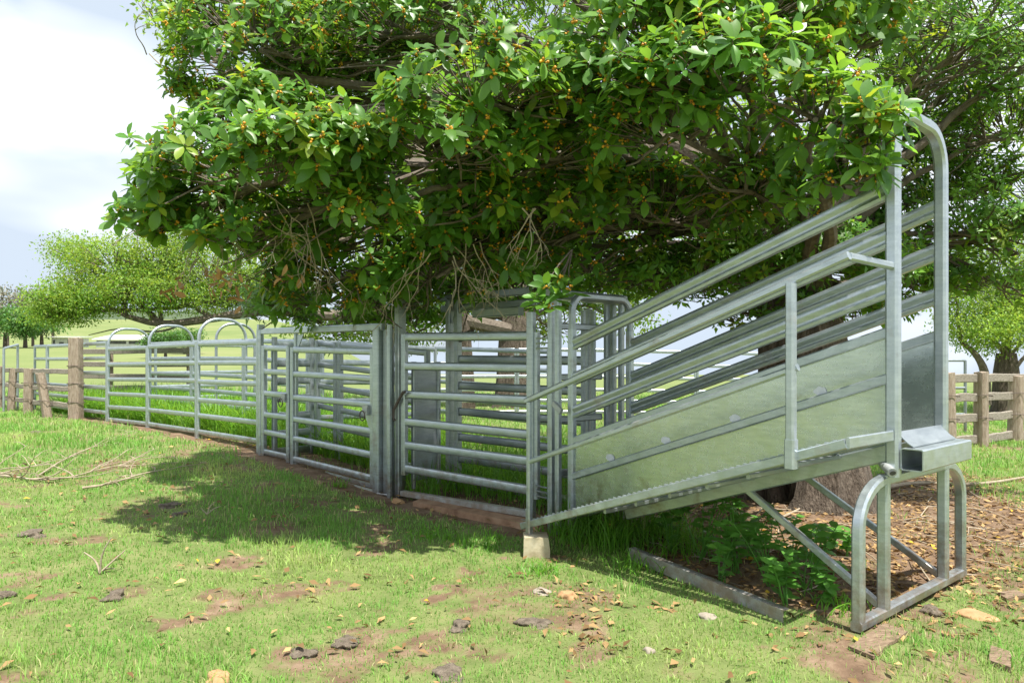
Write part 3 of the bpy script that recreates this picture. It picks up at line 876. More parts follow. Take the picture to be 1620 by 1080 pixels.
# weld smudges along the stiffener, their reflection painted in as pale colour
for s in (1.02, 1.60, 2.15, 0.42):
    z = 1.405 - 0.342 * s + 0.055
    mb = MB()
    c = R(s, -0.0048, z)
    vs = [c] + [c + U * (0.05 * math.cos(a) * random.uniform(.7, 1.1)) + Vector((0, 0, 0.032 * math.sin(a) * random.uniform(.7, 1.1) - 0.0)) for a in np.linspace(0, 2 * math.pi, 14)[:-1]]
    vs += [q + V * 0.002 for q in vs]
    n = 14
    mb.add(vs, [(0, k, k % 13 + 1) for k in range(1, 14)] + [(k, n + k, n + k % 13 + 1, k % 13 + 1) for k in range(1, 14)])
    part("weld_smudge", mb, M['weld_glint'])

# concrete block under the catwalk foot
def lump(name, c, sx, sy, sz, m, label, cat, group=None, seed=0, rot=0.0, sub=3, rough=0.18, flat=0.0):
    """rounded irregular solid"""
    import bmesh
    bm = bmesh.new()
    bmesh.ops.create_icosphere(bm, subdivisions=sub, radius=1)
    r_ = random.Random(seed)
    ph = [r_.uniform(0, 6.28) for _ in range(9)]
    for v_ in bm.verts:
        p = v_.co
        k = 1 + rough * (math.sin(p.x * 2.3 + ph[0]) * math.cos(p.y * 2.9 + ph[1]) + 0.6 * math.sin(p.z * 4.1 + ph[2] + p.x * 3) + 0.45 * math.sin(p.x * 7 + ph[3]) * math.sin(p.y * 8 + ph[4]) + 0.25 * math.sin(p.x * 15 + ph[5]) * math.cos(p.y * 13 + ph[6] + p.z * 12))
        v_.co = p * k
        if v_.co.z > 1 - flat: v_.co.z = 1 - flat + (v_.co.z - 1 + flat) * 0.2
        v_.co = Vector((v_.co.x * sx, v_.co.y * sy, v_.co.z * sz))
    me = bpy.data.meshes.new(name)
    bm.to_mesh(me); bm.free()
    me.shade_smooth()
    me.materials.append(m)
    o = link(name, me, None, c)
    o.rotation_euler = (0, 0, rot)
    return tag(o, label, cat, group)
bp = R(HS - 0.06, CW + 0.02, 0)
mb = MB()
gzb = gh(bp.x, bp.y)
hw, hd = 0.098, 0.10
vs = []
for z, k in ((gzb - 0.1, 1.10), (0.05, 1.03), (0.128, 1.0), (0.143, 0.93)):
    for i_, (a, b_) in enumerate(((-1, -1), (1, -1), (1, 1), (-1, 1))):
        jx, jy = random.uniform(-.006, .006), random.uniform(-.006, .006)
        vs.append(Vector((bp.x, bp.y, z)) + Vector((1, 0, 0)) * (a * hw * k + jx) + Vector((0, 1, 0)) * (b_ * hd * k + jy))
fs = []
for l_ in range(3):
    fs += [(l_ * 4 + k, l_ * 4 + (k + 1) % 4, l_ * 4 + 4 + (k + 1) % 4, l_ * 4 + 4 + k) for k in range(4)]
fs += [(12, 13, 14, 15), (3, 2, 1, 0)]
mb.add(vs, fs)
o = mb.build("concrete_block", M['concrete'])
tag(o, "square stained concrete block under the low end of the catwalk", "block")

# ------------------------------------------------------------------ inner and far yards
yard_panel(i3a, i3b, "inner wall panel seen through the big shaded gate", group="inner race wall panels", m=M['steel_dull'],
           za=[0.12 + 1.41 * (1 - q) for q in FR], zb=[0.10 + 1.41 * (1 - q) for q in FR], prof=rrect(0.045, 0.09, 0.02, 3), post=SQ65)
far_labels = ["far panel in front of the big grey tree trunk, left of the joint", "far panel in front of the big grey tree trunk, right of the joint", "far panel seen through the slide gate frame", "far panel seen between the ramp's lower rails", "far panel seen below the ramp's middle rails"]
b0 = XY(716, 15.7)
for k in range(5):
    a_ = b0 + Vector((2.07, 0.12, 0)) * (k - 0.30)
    b_ = b0 + Vector((2.07, 0.12, 0)) * (k + 0.70)
    yard_panel(a_, b_, far_labels[k], group="far yard panels", lugs=False)
bl = ["back yard panel far behind the leftmost bow", "back yard panel far behind the middle bow", "back yard panel far behind the tallest bow", "back yard panel far behind the narrow access gate"]
c0 = inw(P1, 3.6)
for k in range(4):
    yard_panel(c0 - PD * (2.12 * k), c0 - PD * (2.12 * k + 2.12), bl[k], group="back yard panels", lugs=False, m=M['steel_dull'])
yard_panel(inw(P1, 0.9), inw(P1, 3.5), "cross panel running back from the inner race wall near the leftmost bow", group="back yard panels", lugs=False)
yard_panel(inw(P4, 0.9) , inw(P4, 3.4), "cross panel running back from the inner race wall beside the gate frame", group="back yard panels", lugs=False, m=M['steel_dull'])

# timber rail fences -------------------------------------------------
def timber_post(root, p, h, w, d=None, lean=(0, 0), taper=0.06, round_=False, seed=0, name="post", m=None):
    r_ = random.Random(seed)
    d = d or w
    mb = MB()
    n = 12 if round_ else 16
    base = Vector(p)
    prof0 = [(w / 2 * math.cos(2 * math.pi * k / n), d / 2 * math.sin(2 * math.pi * k / n)) for k in range(n)] if round_ else rrect(w, d, min(w, d) * 0.12, 3)
    jit = [(r_.uniform(-.012, .012), r_.uniform(-.012, .012)) for _ in prof0]
    vs, L_ = [], 7
    for l_ in range(L_):
        t = l_ / (L_ - 1)
        sc = 1 - taper * t
        z = -0.15 + t * (h + 0.15)
        for k, (x, y) in enumerate(prof0):
            top = r_.uniform(-.02, .02) if l_ == L_ - 1 else 0
            vs.append(base + Vector((x * sc + jit[k][0] + r_.uniform(-.004, .004) + lean[0] * t * h, y * sc + jit[k][1] + lean[1] * t * h, z + top)))
    n = len(prof0)
    fs = [(l_ * n + k, l_ * n + (k + 1) % n, (l_ + 1) * n + (k + 1) % n, (l_ + 1) * n + k) for l_ in range(L_ - 1) for k in range(n)]
    fs.append(tuple(range((L_ - 1) * n, L_ * n)))
    mb.add(vs, fs)
    o = mb.build(name, m or M['timber'], root)
    return o
def wire_ring(root, p, z, w, lean=(0, 0), d=None):
    mb = MB()
    c = Vector((p[0] + lean[0] * z, p[1] + lean[1] * z, p[2] + z))
    d = d or w
    pr = rrect(w + 0.014, d + 0.014, 0.02, 2)
    pts = [c + Vector((x, y, 0.012 * math.sin(i_))) for i_, (x, y) in enumerate(pr + pr[:1])]
    mb.tube(pts, 0.006, 5)
    mb.build("wire_tie", M['wire'], root)
def timber_rail(root, a, b, h=0.13, w=0.05, seed=0):
    r_ = random.Random(seed)
    a, b = Vector(a), Vector(b)
    pts = [a.lerp(b, k / 5) + Vector((0, 0, r_.uniform(-.012, .012))) for k in range(6)]
    pr = rrect(w, h, 0.012)
    MB().tube(pts, 1, len(pr), True, [(x, y) for x, y in pr], (0, 0, 1)).build("rail", M['timber_rail'], root)
tp = G(120, 668)
tp = XY(120, 14.75); tp.z = gh(tp.x, tp.y)
root = empty("timber_fence", tp, "old weathered timber post-and-rail fence with one tall square post", "fence")
LPOST = [(120, 14.75, 535, 668, 0.235, (0, 0)), (77, 15.1, 590, 666, 0.20, (-0.19, 0.0)), (44, 16.1, 583, 655, 0.20, (0.02, 0)), (17, 17.2, 583, 648, 0.19, (0.06, 0)), (-2, 18.0, 580, 642, 0.19, (0, 0)), (-40, 19.0, 580, 642, 0.19, (0, 0))]
pts = []
for i_, (px, d, y0, y1, w, lean) in enumerate(LPOST):
    p = XY(px, d); p.z = gh(p.x, p.y)
    h = Zd(y0, d) - p.z
    tp_ = timber_post(root, p, h, w, w * 0.9, lean, seed=i_ + 3, round_=(i_ not in (0,)))
    for z in ((0.35, 0.75, 1.12) if i_ == 0 else (0.35, 0.72)):
        wire_ring(tp_, p, z, w * (1.02 if i_ == 0 else 1.0), lean, w * 0.92)
    pts.append((p, h))
for i_ in range(len(pts) - 1):
    (a, ha), (b, hb) = pts[i_], pts[i_ + 1]
    for j, z in enumerate((1.0, 0.62, 0.28)):
        timber_rail(root, a + Vector((0, 0.12, z)), b + Vector((0, 0.12, z)), 0.11, 0.05, seed=i_ * 7 + j)
# dark timber rails of the old yard behind
old = empty("old_timber_yard", inw(P1, 6.0), "old dark timber rail yard standing behind the steel panels", "fence")
oa, ob_ = XY(118, 21.0), XY(300, 19.0)
for k in range(4):
    p = oa.lerp(ob_, k / 3); p.z = gh(p.x, p.y)
    timber_post(old, p, 1.6, 0.16, seed=40 + k, round_=True)
for z in (1.5, 1.12, 0.78, 0.45):
    a_, b_ = Vector((oa.x, oa.y, gh(oa.x, oa.y) + z)), Vector((ob_.x, ob_.y, gh(ob_.x, ob_.y) + z))
    timber_rail(old, a_ - Vector((0, .1, 0)), b_ - Vector((0, .1, 0)), 0.15, 0.06, seed=int(z * 50))
# pipe frame at far left
root = empty("pipe_gateway", XY(6, 17.0), "thin galvanised pipe gateway standing behind the low timber posts", "gateway")
a_, b_ = XY(6, 16.7), XY(28, 17.6)
za_, zb_ = Zd(551, 16.7), Zd(545, 17.6)
for p, z in ((a_, za_), (b_, zb_)):
    MB().pipe(Vector((p.x, p.y, gh(p.x, p.y) - 0.05)), Vector((p.x, p.y, z)), 0.028, 10).build("pipe_upright", M['steel'], root)
MB().pipe(Vector((a_.x, a_.y, za_)), Vector((b_.x, b_.y, zb_)), 0.028, 10).build("pipe_top", M['steel'], root)
# right-hand timber fence
rp = [(1502, 12.1, 590, 698, 0.22), (1553, 12.4, 588, 705, 0.24), (1606, 13.2, 595, 692, 0.26), (1680, 13.8, 595, 695, 0.24)]
p = XY(1553, 12.4); p.z = gh(p.x, p.y)
root = empty("stockyard_fence", p, "old split-timber rail fence with thick round posts at the right edge", "fence")
pts = []
for i_, (px, d, y0, y1, w) in enumerate(rp):
    p = XY(px, d); p.z = gh(p.x, p.y)
    tp_ = timber_post(root, p, Zd(y0, d) - p.z, w, w, (0.015 * (i_ - 1), 0), seed=60 + i_, round_=True)
    wire_ring(tp_, p, 0.5, w, (0.0, 0), w); wire_ring(tp_, p, 0.9, w, (0.0, 0), w)
    pts.append(p)
for i_ in range(3):
    for j, z in enumerate((1.20, 0.86, 0.50, 0.10)):
        timber_rail(root, pts[i_] + Vector((0, 0.03, z)), pts[i_ + 1] + Vector((0, 0.03, z + (0.03 if j == 3 else 0))), 0.15, 0.06, seed=100 + i_ * 7 + j)
root = empty("pipe_gateway", XY(1512, 14.5), "plain galvanised pipe frame standing just behind the right-hand timber fence", "pipe frame")
a_, b_ = XY(1470, 14.5), XY(1527, 14.6)
for p in (a_, b_):
    MB().pipe(Vector((p.x, p.y, -0.02)), Vector((p.x, p.y, Zd(570, 14.5))), 0.03, 10).build("pipe_upright", M['steel_dull'], root)
for z in (Zd(570, 14.5), 0.95, 0.4):
    MB().pipe(Vector((a_.x, a_.y, z)), Vector((b_.x, b_.y, z)), 0.028, 10).build("pipe_rail", M['steel_dull'], root)

# ------------------------------------------------------------------ foliage tools
def leaf_template(hi=True):
    if hi:
        ts = [0.0, 0.22, 0.5, 0.78, 1.0]; ws = [0.02, 0.15, 0.235, 0.19, 0.012]
        v = []
        for t, w in zip(ts, ws):
            z = -0.16 * t * t
            v += [(t, -w, z + 0.20 * w), (t, 0, z), (t, w, z + 0.20 * w)]
        q = []
        for k in range(4):
            o = k * 3
            q += [(o, o + 3, o + 4, o + 1), (o + 1, o + 4, o + 5, o + 2)]
        return np.array(v), np.array(q), np.zeros((0, 3), int)
    v = [(0, 0, 0), (0.45, -0.21, 0.03), (0.5, 0, -0.03), (0.45, 0.21, 0.03), (1, 0, -0.15)]
    return np.array(v, float), np.zeros((0, 4), int), np.array([(0, 1, 2), (0, 2, 3), (1, 4, 2), (2, 4, 3)])
def norm(a):
    return a / np.maximum(np.linalg.norm(a, axis=1, keepdims=True), 1e-9)
def frames(d, n):
    d = norm(d)
    s = norm(np.cross(n, d))
    n = np.cross(d, s)
    return d, s, n
def leaves_geo(pos, d, n, length, wid, tint, hi):
    tv_, tq, tt = leaf_template(hi)
    d, s, n = frames(d, n)
    L = length[:, None, None]
    P = pos[:, None, :] + d[:, None, :] * (tv_[None, :, 0:1] * L) + s[:, None, :] * (tv_[None, :, 1:2] * L * wid[:, None, None]) + n[:, None, :] * (tv_[None, :, 2:3] * L * rng.uniform(-.2, 2.4, (len(pos), 1, 1)))
    m_, k = len(pos), len(tv_)
    o = (np.arange(m_) * k)[:, None, None]
    c = np.repeat(tint[:, None, :], k, 1).reshape(-1, 3)
    return P.reshape(-1, 3), (tq[None] + o).reshape(-1, 4), (tt[None] + o).reshape(-1, 3), c
def merge(parts):
    V_, Q_, T_, C_, o = [], [], [], [], 0
    for v, q, t, c in parts:
        V_.append(v); Q_.append(q + o); T_.append(t + o); C_.append(c); o += len(v)
    return np.concatenate(V_), np.concatenate(Q_), np.concatenate(T_), np.concatenate(C_)
def rosettes(pos, axis, nmin, nmax, lmin, lmax, tint0):
    """whorls of leaves round each shoot tip -> arrays of single leaves"""
    axis = norm(axis)
    cnt = rng.integers(nmin, nmax + 1, len(pos))
    idx = np.repeat(np.arange(len(pos)), cnt)
    k = np.concatenate([np.arange(c) for c in cnt])
    m_ = len(idx)
    ref = np.tile(np.array([[0.3, 0.2, 0.9]]), (len(pos), 1))
    s = norm(np.cross(axis, ref)); t = np.cross(axis, s)
    ph = rng.uniform(0, 6.28, len(pos))[idx] + k * 2.39996 + rng.normal(0, .2, m_)
    rad = s[idx] * np.cos(ph)[:, None] + t[idx] * np.sin(ph)[:, None]
    fr = k / cnt[idx]
    al = np.radians(100 - 65 * fr + rng.normal(0, 12, m_))
    d = axis[idx] * np.cos(al)[:, None] + rad * np.sin(al)[:, None]
    d[:, 2] -= 0.10
    n = axis[idx] * np.sin(al)[:, None] - rad * np.cos(al)[:, None] + rng.normal(0, .22, (m_, 3))
    n[:, 2] += 0.25
    L = rng.uniform(lmin, lmax, m_) * (1 - 0.25 * fr) * rng.uniform(.72, 1.12, len(pos))[idx]
    p = pos[idx] - axis[idx] * (0.05 * (1 - fr))[:, None] + d * 0.012
    tint = tint0[idx] * rng.uniform(0.8, 1.2, (m_, 1))
    return p, d, n, L, rng.uniform(0.85, 1.15, m_), tint
def twig_geo(p0, p1, r0, r1, n=3, sag=0.0):
    """batch of 3-sided twigs with a middle joint"""
    m_ = len(p0)
    mid_ = (p0 + p1) / 2 + rng.normal(0, 1, (m_, 3)) * (0.07 * np.linalg.norm(p1 - p0, axis=1))[:, None]
    mid_[:, 2] -= sag
    ax = norm(p1 - p0)
    s = norm(np.cross(ax, np.tile([[0.37, 0.51, 0.77]], (m_, 1)))); t = np.cross(ax, s)
    V_ = []
    for P_, r in ((p0, r0), (mid_, (r0 + r1) / 2), (p1, r1)):
        for k in range(n):
            a = 2 * math.pi * k / n
            V_.append(P_ + (s * math.cos(a) + t * math.sin(a)) * (r[:, None] if hasattr(r, '__len__') else r))
    V_ = np.stack(V_, 1)
    q = []
    for l_ in range(2):
        for k in range(n):
            q.append((l_ * n + k, l_ * n + (k + 1) % n, (l_ + 1) * n + (k + 1) % n, (l_ + 1) * n + k))
    q = np.array(q)
    o = (np.arange(m_) * (3 * n))[:, None, None]
    return V_.reshape(-1, 3), (q[None] + o).reshape(-1, 4)
def curve(a, b, bend, n=8, seed=0, wob=0.04):
    r_ = random.Random(seed)
    a, b, bend = Vector(a), Vector(b), Vector(bend)
    L = (b - a).length
    out = []
    for k in range(n + 1):
        t = k / n
        p = a.lerp(b, t) + bend * (4 * t * (1 - t))
        if 0 < k < n:
            p += Vector((r_.uniform(-1, 1), r_.uniform(-1, 1), r_.uniform(-1, 1))) * wob * L
        out.append(p)
    return out
def smooth_path(pts, it=2):
    for _ in range(it):
        q = [pts[0]]
        for a, b in zip(pts[:-1], pts[1:]):
            q += [a.lerp(b, .25), a.lerp(b, .75)]
        q.append(pts[-1])
        pts = q
    return pts

# ------------------------------------------------------------------ the fig tree
FB = Vector((3.30, 7.25, 0)); FB.z = gh(FB.x, FB.y)
fig = empty("fig_tree", FB, "spreading dark green fig tree with orange figs overhanging the loading ramp", "tree")
# lobes: photo column, row, distance, half sizes in metres (across, deep, high), shoots, front shell?
LOBES = [
    (420, 285, 5.4, 1.06, 0.95, 0.46, 260, 1), (262, 345, 5.5, 0.32, 0.45, 0.25, 66, 1), (560, 235, 5.2, 0.42, 0.6, 0.32, 95, 1), (300, 300, 5.6, .45, .6, .28, 75, 1), (470, 240, 5.0, .55, .5, .25, 70, 1),
    (590, 335, 5.4, 0.34, 0.5, 0.28, 66, 1), (390, 375, 5.6, .55, .6, .2, 80, 1),
    (410, 80, 6.7, 0.92, 0.8, 0.70, 330, 1), (300, 20, 6.9, 0.28, 0.4, 0.33, 55, 1), (308, 150, 6.8, 0.22, 0.35, 0.26, 45, 1), (360, -60, 7.0, .6, .7, .5, 110, 1), (420, 180, 6.3, .6, .6, .35, 120, 1),
    (760, 160, 5.1, 0.74, 0.8, 0.40, 220, 1), (700, 240, 5.2, 0.6, 0.7, 0.38, 140, 1), (640, 60, 6.7, 0.9, 0.8, 0.6, 190, 1), (850, 250, 5.6, .7, .6, .4, 120, 1),
    (1150, 130, 4.6, 0.85, 0.6, 0.42, 220, 1), (1290, 190, 4.15, 0.42, 0.45, 0.34, 95, 1), (1372, 212, 3.80, 0.22, 0.28, 0.22, 20, 1), (1060, 210, 4.9, 0.6, 0.5, 0.4, 120, 1), (1345, 280, 3.9, .22, .28, .17, 16, 1),
    (930, 150, 5.2, 0.5, 0.5, 0.4, 100, 1), (1000, 50, 5.2, 0.7, 0.7, 0.45, 130, 1), (1180, 30, 5.0, 0.8, 0.7, 0.45, 140, 1), (1340, 70, 5.4, .6, .6, .5, 95, 1),
    (880, 340, 6.3, 1.0, 0.7, 0.5, 230, 1), (560, 430, 6.7, 0.85, 0.6, 0.42, 180, 1), (720, 390, 6.5, 0.8, 0.6, 0.42, 170, 1), (1040, 350, 6.2, 0.85, 0.6, 0.6, 200, 1), (930, 430, 6.9, .7, .5, .35, 120, 1), (480, 370, 6.4, .6, .5, .4, 110, 1),
    (1180, 300, 5.6, 0.7, 0.5, 0.5, 140, 1), (1240, 390, 6.8, .9, .5, .5, 160, 0), (1090, 450, 7.4, .6, .4, .35, 80, 0), (1150, 460, 8.2, .8, .4, .35, 60, 0),
    (450, 492, 8.0, .5, .5, .2, 60, 0), (540, 505, 8.4, .7, .5, .2, 90, 0), (650, 505, 8.6, .7, .5, .2, 90, 0), (760, 485, 9.0, .8, .5, .25, 90, 0), (860, 480, 9.2, .8, .5, .25, 90, 0), (960, 450, 9.2, .8, .5, .35, 100, 0), (470, 475, 7.5, .6, .5, .28, 90, 0), (590, 480, 7.6, .8, .5, .28, 120, 0), (700, 462, 8.0, .8, .5, .32, 130, 0), (810, 450, 8.2, .8, .5, .32, 120, 0), (640, 380, 7.6, 1., .6, .5, 150, 0), (900, 420, 8.2, 1, .6, .5, 130, 0), (520, 330, 7.4, .9, .6, .5, 130, 0), (780, 300, 7.6, 1.2, .7, .6, 170, 0),
    (1480, 120, 6.8, 0.9, 0.8, 0.6, 130, 0), (1560, 30, 6.4, 0.8, 0.8, 0.6, 140, 0), (1600, 220, 7.0, 0.8, 0.8, 0.7, 170, 0), (1540, 370, 7.2, 0.75, 0.7, 0.55, 170, 0), (1580, 450, 7.4, .7, .6, .35, 130, 0), (1430, 370, 7.6, .7, .5, .5, 130, 0), (1430, 240, 7.6, .6, .5, .5, 80, 0), (1500, 300, 7.8, .8, .5, .6, 130, 0),
    (1000, 455, 8.4, .8, .5, .35, 110, 0), (1090, 425, 8.4, .8, .5, .45, 120, 0), (1190, 420, 8.2, .8, .5, .5, 130, 0), (1290, 390, 8.0, .8, .5, .5, 130, 0), (1370, 330, 8.0, .7, .5, .5, 110, 0), (1380, 430, 8.6, .8, .5, .45, 110, 0),
    (1470, 420, 8.4, .8, .5, .4, 120, 0), (1510, 210, 8.0, .9, .5, .6, 130, 0), (1400, 130, 7.6, .8, .6, .6, 110, 0), (1530, 100, 8.2, .9, .6, .6, 110, 0), (1250, 480, 9.2, .8, .4, .3, 80, 0),
    (690, 440, 6.4, .5, .45, .3, 90, 1), (790, 425, 6.5, .5, .45, .3, 90, 1), (620, 462, 6.6, .45, .4, .26, 70, 1), (520, 478, 6.9, .5, .4, .24, 70, 1), (440, 440, 6.4, .4, .4, .24, 60, 1), (740, 330, 6.0, .6, .5, .4, 110, 1),
    (1030, 440, 7.0, .5, .4, .35, 100, 0), (1130, 425, 7.0, .6, .4, .4, 110, 0), (1230, 430, 7.0, .6, .4, .4, 110, 0), (1320, 405, 6.9, .6, .4, .4, 110, 0), (1395, 425, 7.0, .5, .4, .35, 100, 0), (1290, 490, 7.2, .5, .4, .22, 80, 0), (1390, 490, 7.4, .5, .4, .2, 60, 0), (1180, 500, 7.5, .5, .4, .18, 50, 0),
    (480, 30, 7.4, .8, .5, .5, 150, 0), (350, 60, 7.6, .5, .5, .6, 130, 0), (330, 140, 7.4, .4, .4, .4, 90, 0), (500, 130, 7.4, .8, .5, .5, 150, 0), (600, 130, 7.2, .7, .5, .5, 130, 0), (390, 160, 7.4, .5, .4, .4, 90, 0), (600, 20, 7.8, .9, .5, .5, 120, 0),
    (1440, 60, 7.4, .8, .5, .6, 130, 0), (1590, 130, 7.6, .8, .5, .6, 120, 0), (1460, 180, 7.4, .6, .5, .5, 100, 0), (1560, 300, 7.6, .7, .5, .5, 110, 0), (1610, 400, 7.2, .6, .5, .5, 110, 0), (1500, 450, 7.6, .5, .4, .3, 80, 0),
    (1660, 340, 7.2, .8, .8, .8, 120, 0), (1660, 80, 6.6, .8, .8, .8, 110, 0),
]
front_pos, front_ax, back_pos, back_ax, lob_c = [], [], [], [], []
tw0, tw1 = [], []
limb_targets = []
for (px, py, d, rx, ry, rz, n, fr) in LOBES:
    c = np.array(Pd(px, py, d))
    u_ = norm(rng.normal(0, 1, (n, 3)))
    u_[:, 2] = np.where(u_[:, 2] < -0.35, -u_[:, 2] * rng.uniform(0.2, 1, n), u_[:, 2])
    rr0 = rng.uniform(0.45, 1.06, n) ** 0.6
    p = c + u_ * np.array([rx, ry, rz]) * rr0[:, None]
    ax = u_ * 0.8 + np.array([0.05, -0.45, 0.75]) + rng.normal(0, .25, (n, 3))
    kp = (fbm(p[:, 0] * 2.6 + p[:, 1] * 1.3, p[:, 2] * 3.0 + p[:, 1], 121, 2) < 0.61) | (rx < 0.4)
    if px > 1400: kp &= rng.uniform(0, 1, n) < 0.92
    p, ax, u_ = p[kp], ax[kp], u_[kp]; n = len(p)
    (front_pos if fr else back_pos).append(p); (front_ax if fr else back_ax).append(ax)
    tw1.append(p); tw0.append(c + (p - c) * rng.uniform(0.35, 0.7, (n, 1)) - np.array([0, 0, 0.06]))
    limb_targets.append((c, rx, fr))
# the main crown behind and above
mc = np.array([1.6, 8.8, 5.2]); mr = np.array([5.6, 2.9, 2.9])
nb = 3900
u_ = norm(rng.normal(0, 1, (nb, 3)))
p = mc + u_ * mr * (rng.uniform(0.25, 1, (nb, 1)) ** 0.45)
keep = (p[:, 2] > 2.15 + 0.25 * np.maximum(0, 0.5 - p[:, 0])) & (fbm(p[:, 0] * 0.8 + 5, p[:, 2] * 0.8 + p[:, 1] * 0.35, 91, 3) < 0.55)
prow = HY - (p[:, 2] - EYE) / p[:, 1] * F; pcol = 810 + p[:, 0] / p[:, 1] * F
keep &= ~((pcol < 265 + np.maximum(0, 230 - np.abs(prow - 230)) * 0.25) & (prow > -400))
# thin right-hand side where sky shows through
keep &= ~((pcol > 1380) & (prow < 420) & (prow > -60) & (rng.uniform(0, 1, nb) < 0.42))
p = p[keep]; u_ = u_[keep]
back_pos.append(p); back_ax.append(u_ + np.array([0, -0.1, 0.5]) + rng.normal(0, .3, p.shape))
tw1.append(p); tw0.append(p + (mc - p) * 0.10 + rng.normal(0, .12, p.shape))
# upper-left crown part that shades the lawn, above the frame
for c, r_, n in ((np.array([-2.0, 7.6, 5.6]), np.array([1.3, 1.0, 0.6]), 200), (np.array([-0.2, 7.0, 5.6]), np.array([1.6, 1.2, 0.8]), 260), (np.array([1.6, 5.4, 4.7]), np.array([1.3, .9, .5]), 220), (np.array([2.6, 5.3, 4.6]), np.array([.9, .9, .6]), 120)):
    u_ = norm(rng.normal(0, 1, (n, 3)))
    p = c + u_ * r_ * (rng.uniform(0.3, 1, (n, 1)) ** 0.5)
    back_pos.append(p); back_ax.append(u_ + np.array([0, 0, 0.6]))
    tw1.append(p); tw0.append(c + (p - c) * 0.5)
    limb_targets.append((c, r_[0], 0))
# small hanging sprig in front of the gate frame
sp = np.array([Pd(x, y, 5.0) for x, y in ((884, 436), (862, 452), (848, 468), (880, 466), (900, 455), (868, 478))])
front_pos.append(sp); front_ax.append(np.tile([[0.0, -0.5, 0.5]], (6, 1)) + rng.normal(0, .3, (6, 3)))
tw1.append(sp); tw0.append(np.tile(np.array(Pd(905, 395, 5.2)), (6, 1)))
FP, FA = np.concatenate(front_pos), np.concatenate(front_ax)
BP, BA = np.concatenate(back_pos), np.concatenate(back_ax)
def tints(n, spread=0.25):
    w = rng.uniform(0, 1, (n, 1))
    base_ = np.array([[0.85, 0.95, 0.9]]) * (1 - w) + np.array([[1.35, 1.15, 0.9]]) * w
    yl = rng.uniform(0, 1, (n, 1)) < 0.05
    return np.where(yl, np.array([[2.0, 1.25, .8]]), base_) * rng.uniform(1 - spread, 1 + spread, (n, 1))
fp, fd, fn, fl, fw, ft = rosettes(FP, FA, 6, 9, 0.115, 0.172, tints(len(FP)))
bp_, bd, bn, bl_, bw, bt = rosettes(BP, BA, 8, 11, 0.085, 0.145, tints(len(BP)))
# the 300 leaves that show largest are parts of their own
pc = 810 + fp[:, 0] / fp[:, 1] * F; prr = HY - (fp[:, 2] - EYE) / fp[:, 1] * F
dd_, ss_, nn_ = frames(fd, fn)
view = norm(fp - np.array([[0, 0, EYE]]))
area = fl ** 2 * fw * np.abs((nn_ * view).sum(1)) / fp[:, 1] ** 2
area[(pc < 5) | (pc > 1615) | (prr < 5) | (prr > 560)] = 0
big = np.argsort(-area)[:300]
mask = np.ones(len(fp), bool); mask[big] = False
tv_, tq, tt = leaf_template(True)
leaf_mes = [fast_mesh("fig_leaf_blade", tv_, tq, tt, None, True, M['fig_leaf_single%d' % k_]) for k_ in range(3)]
for i_ in big:
    o = link("leaf", leaf_mes[i_ % 3], fig)
    L = fl[i_]; cu = random.uniform(.3, 2.3)
    o.matrix_local = Matrix.Translation(Vector(fp[i_]) - FB) @ Matrix((
        (dd_[i_][0] * L, ss_[i_][0] * L * fw[i_], nn_[i_][0] * L * cu, 0), (dd_[i_][1] * L, ss_[i_][1] * L * fw[i_], nn_[i_][1] * L * cu, 0),
        (dd_[i_][2] * L, ss_[i_][2] * L * fw[i_], nn_[i_][2] * L * cu, 0), (0, 0, 0, 1)))
near = mask & (fp[:, 1] < 6.3)
rest = mask & ~near
v, q, t, c = merge([leaves_geo(fp[near], fd[near], fn[near], fl[near], fw[near], ft[near], True),
                    leaves_geo(fp[rest], fd[rest], fn[rest], fl[rest], fw[rest], ft[rest], False),
                    leaves_geo(bp_, bd, bn, bl_, bw, bt, False)])
v = v - np.array(FB)
tag(link("crown", fast_mesh("fig_crown", v, q, t, c, True, M['fig_leaf']), fig), kind="stuff")
# figs at the shoot tips
ico_v, ico_f = [], []
gphi = (1 + 5 ** 0.5) / 2
ico_v = norm(np.array([(-1, gphi, 0), (1, gphi, 0), (-1, -gphi, 0), (1, -gphi, 0), (0, -1, gphi), (0, 1, gphi), (0, -1, -gphi), (0, 1, -gphi), (gphi, 0, -1), (gphi, 0, 1), (-gphi, 0, -1), (-gphi, 0, 1)], float))
ico_f = np.array([(0, 11, 5), (0, 5, 1), (0, 1, 7), (0, 7, 10), (0, 10, 11), (1, 5, 9), (5, 11, 4), (11, 10, 2), (10, 7, 6), (7, 1, 8), (3, 9, 4), (3, 4, 2), (3, 2, 6), (3, 6, 8), (3, 8, 9), (4, 9, 5), (2, 4, 11), (6, 2, 10), (8, 6, 7), (9, 8, 1)])
sel = rng.uniform(0, 1, len(FP)) < 0.62
cp = np.repeat(FP[sel], 6, 0); ca = np.repeat(norm(FA[sel]), 6, 0)
cp = cp - ca * rng.uniform(0.0, 0.05, (len(cp), 1)) + norm(rng.normal(0, 1, cp.shape)) * rng.uniform(0.010, 0.030, (len(cp), 1))
rad = rng.uniform(0.008, 0.0125, len(cp))
v = (cp[:, None, :] + ico_v[None] * rad[:, None, None]).reshape(-1, 3) - np.array(FB)
t = (ico_f[None] + (np.arange(len(cp)) * 12)[:, None, None]).reshape(-1, 3)
w = rng.uniform(0, 1, (len(cp), 1))
c = np.repeat(np.array([[0.80, 0.46, 0.03]]) * (1 - w) + np.array([[0.62, 0.24, 0.02]]) * w, 12, 0)
tag(link("figs", fast_mesh("figs", v, None, t, c, True, M['fruit']), fig), kind="stuff")
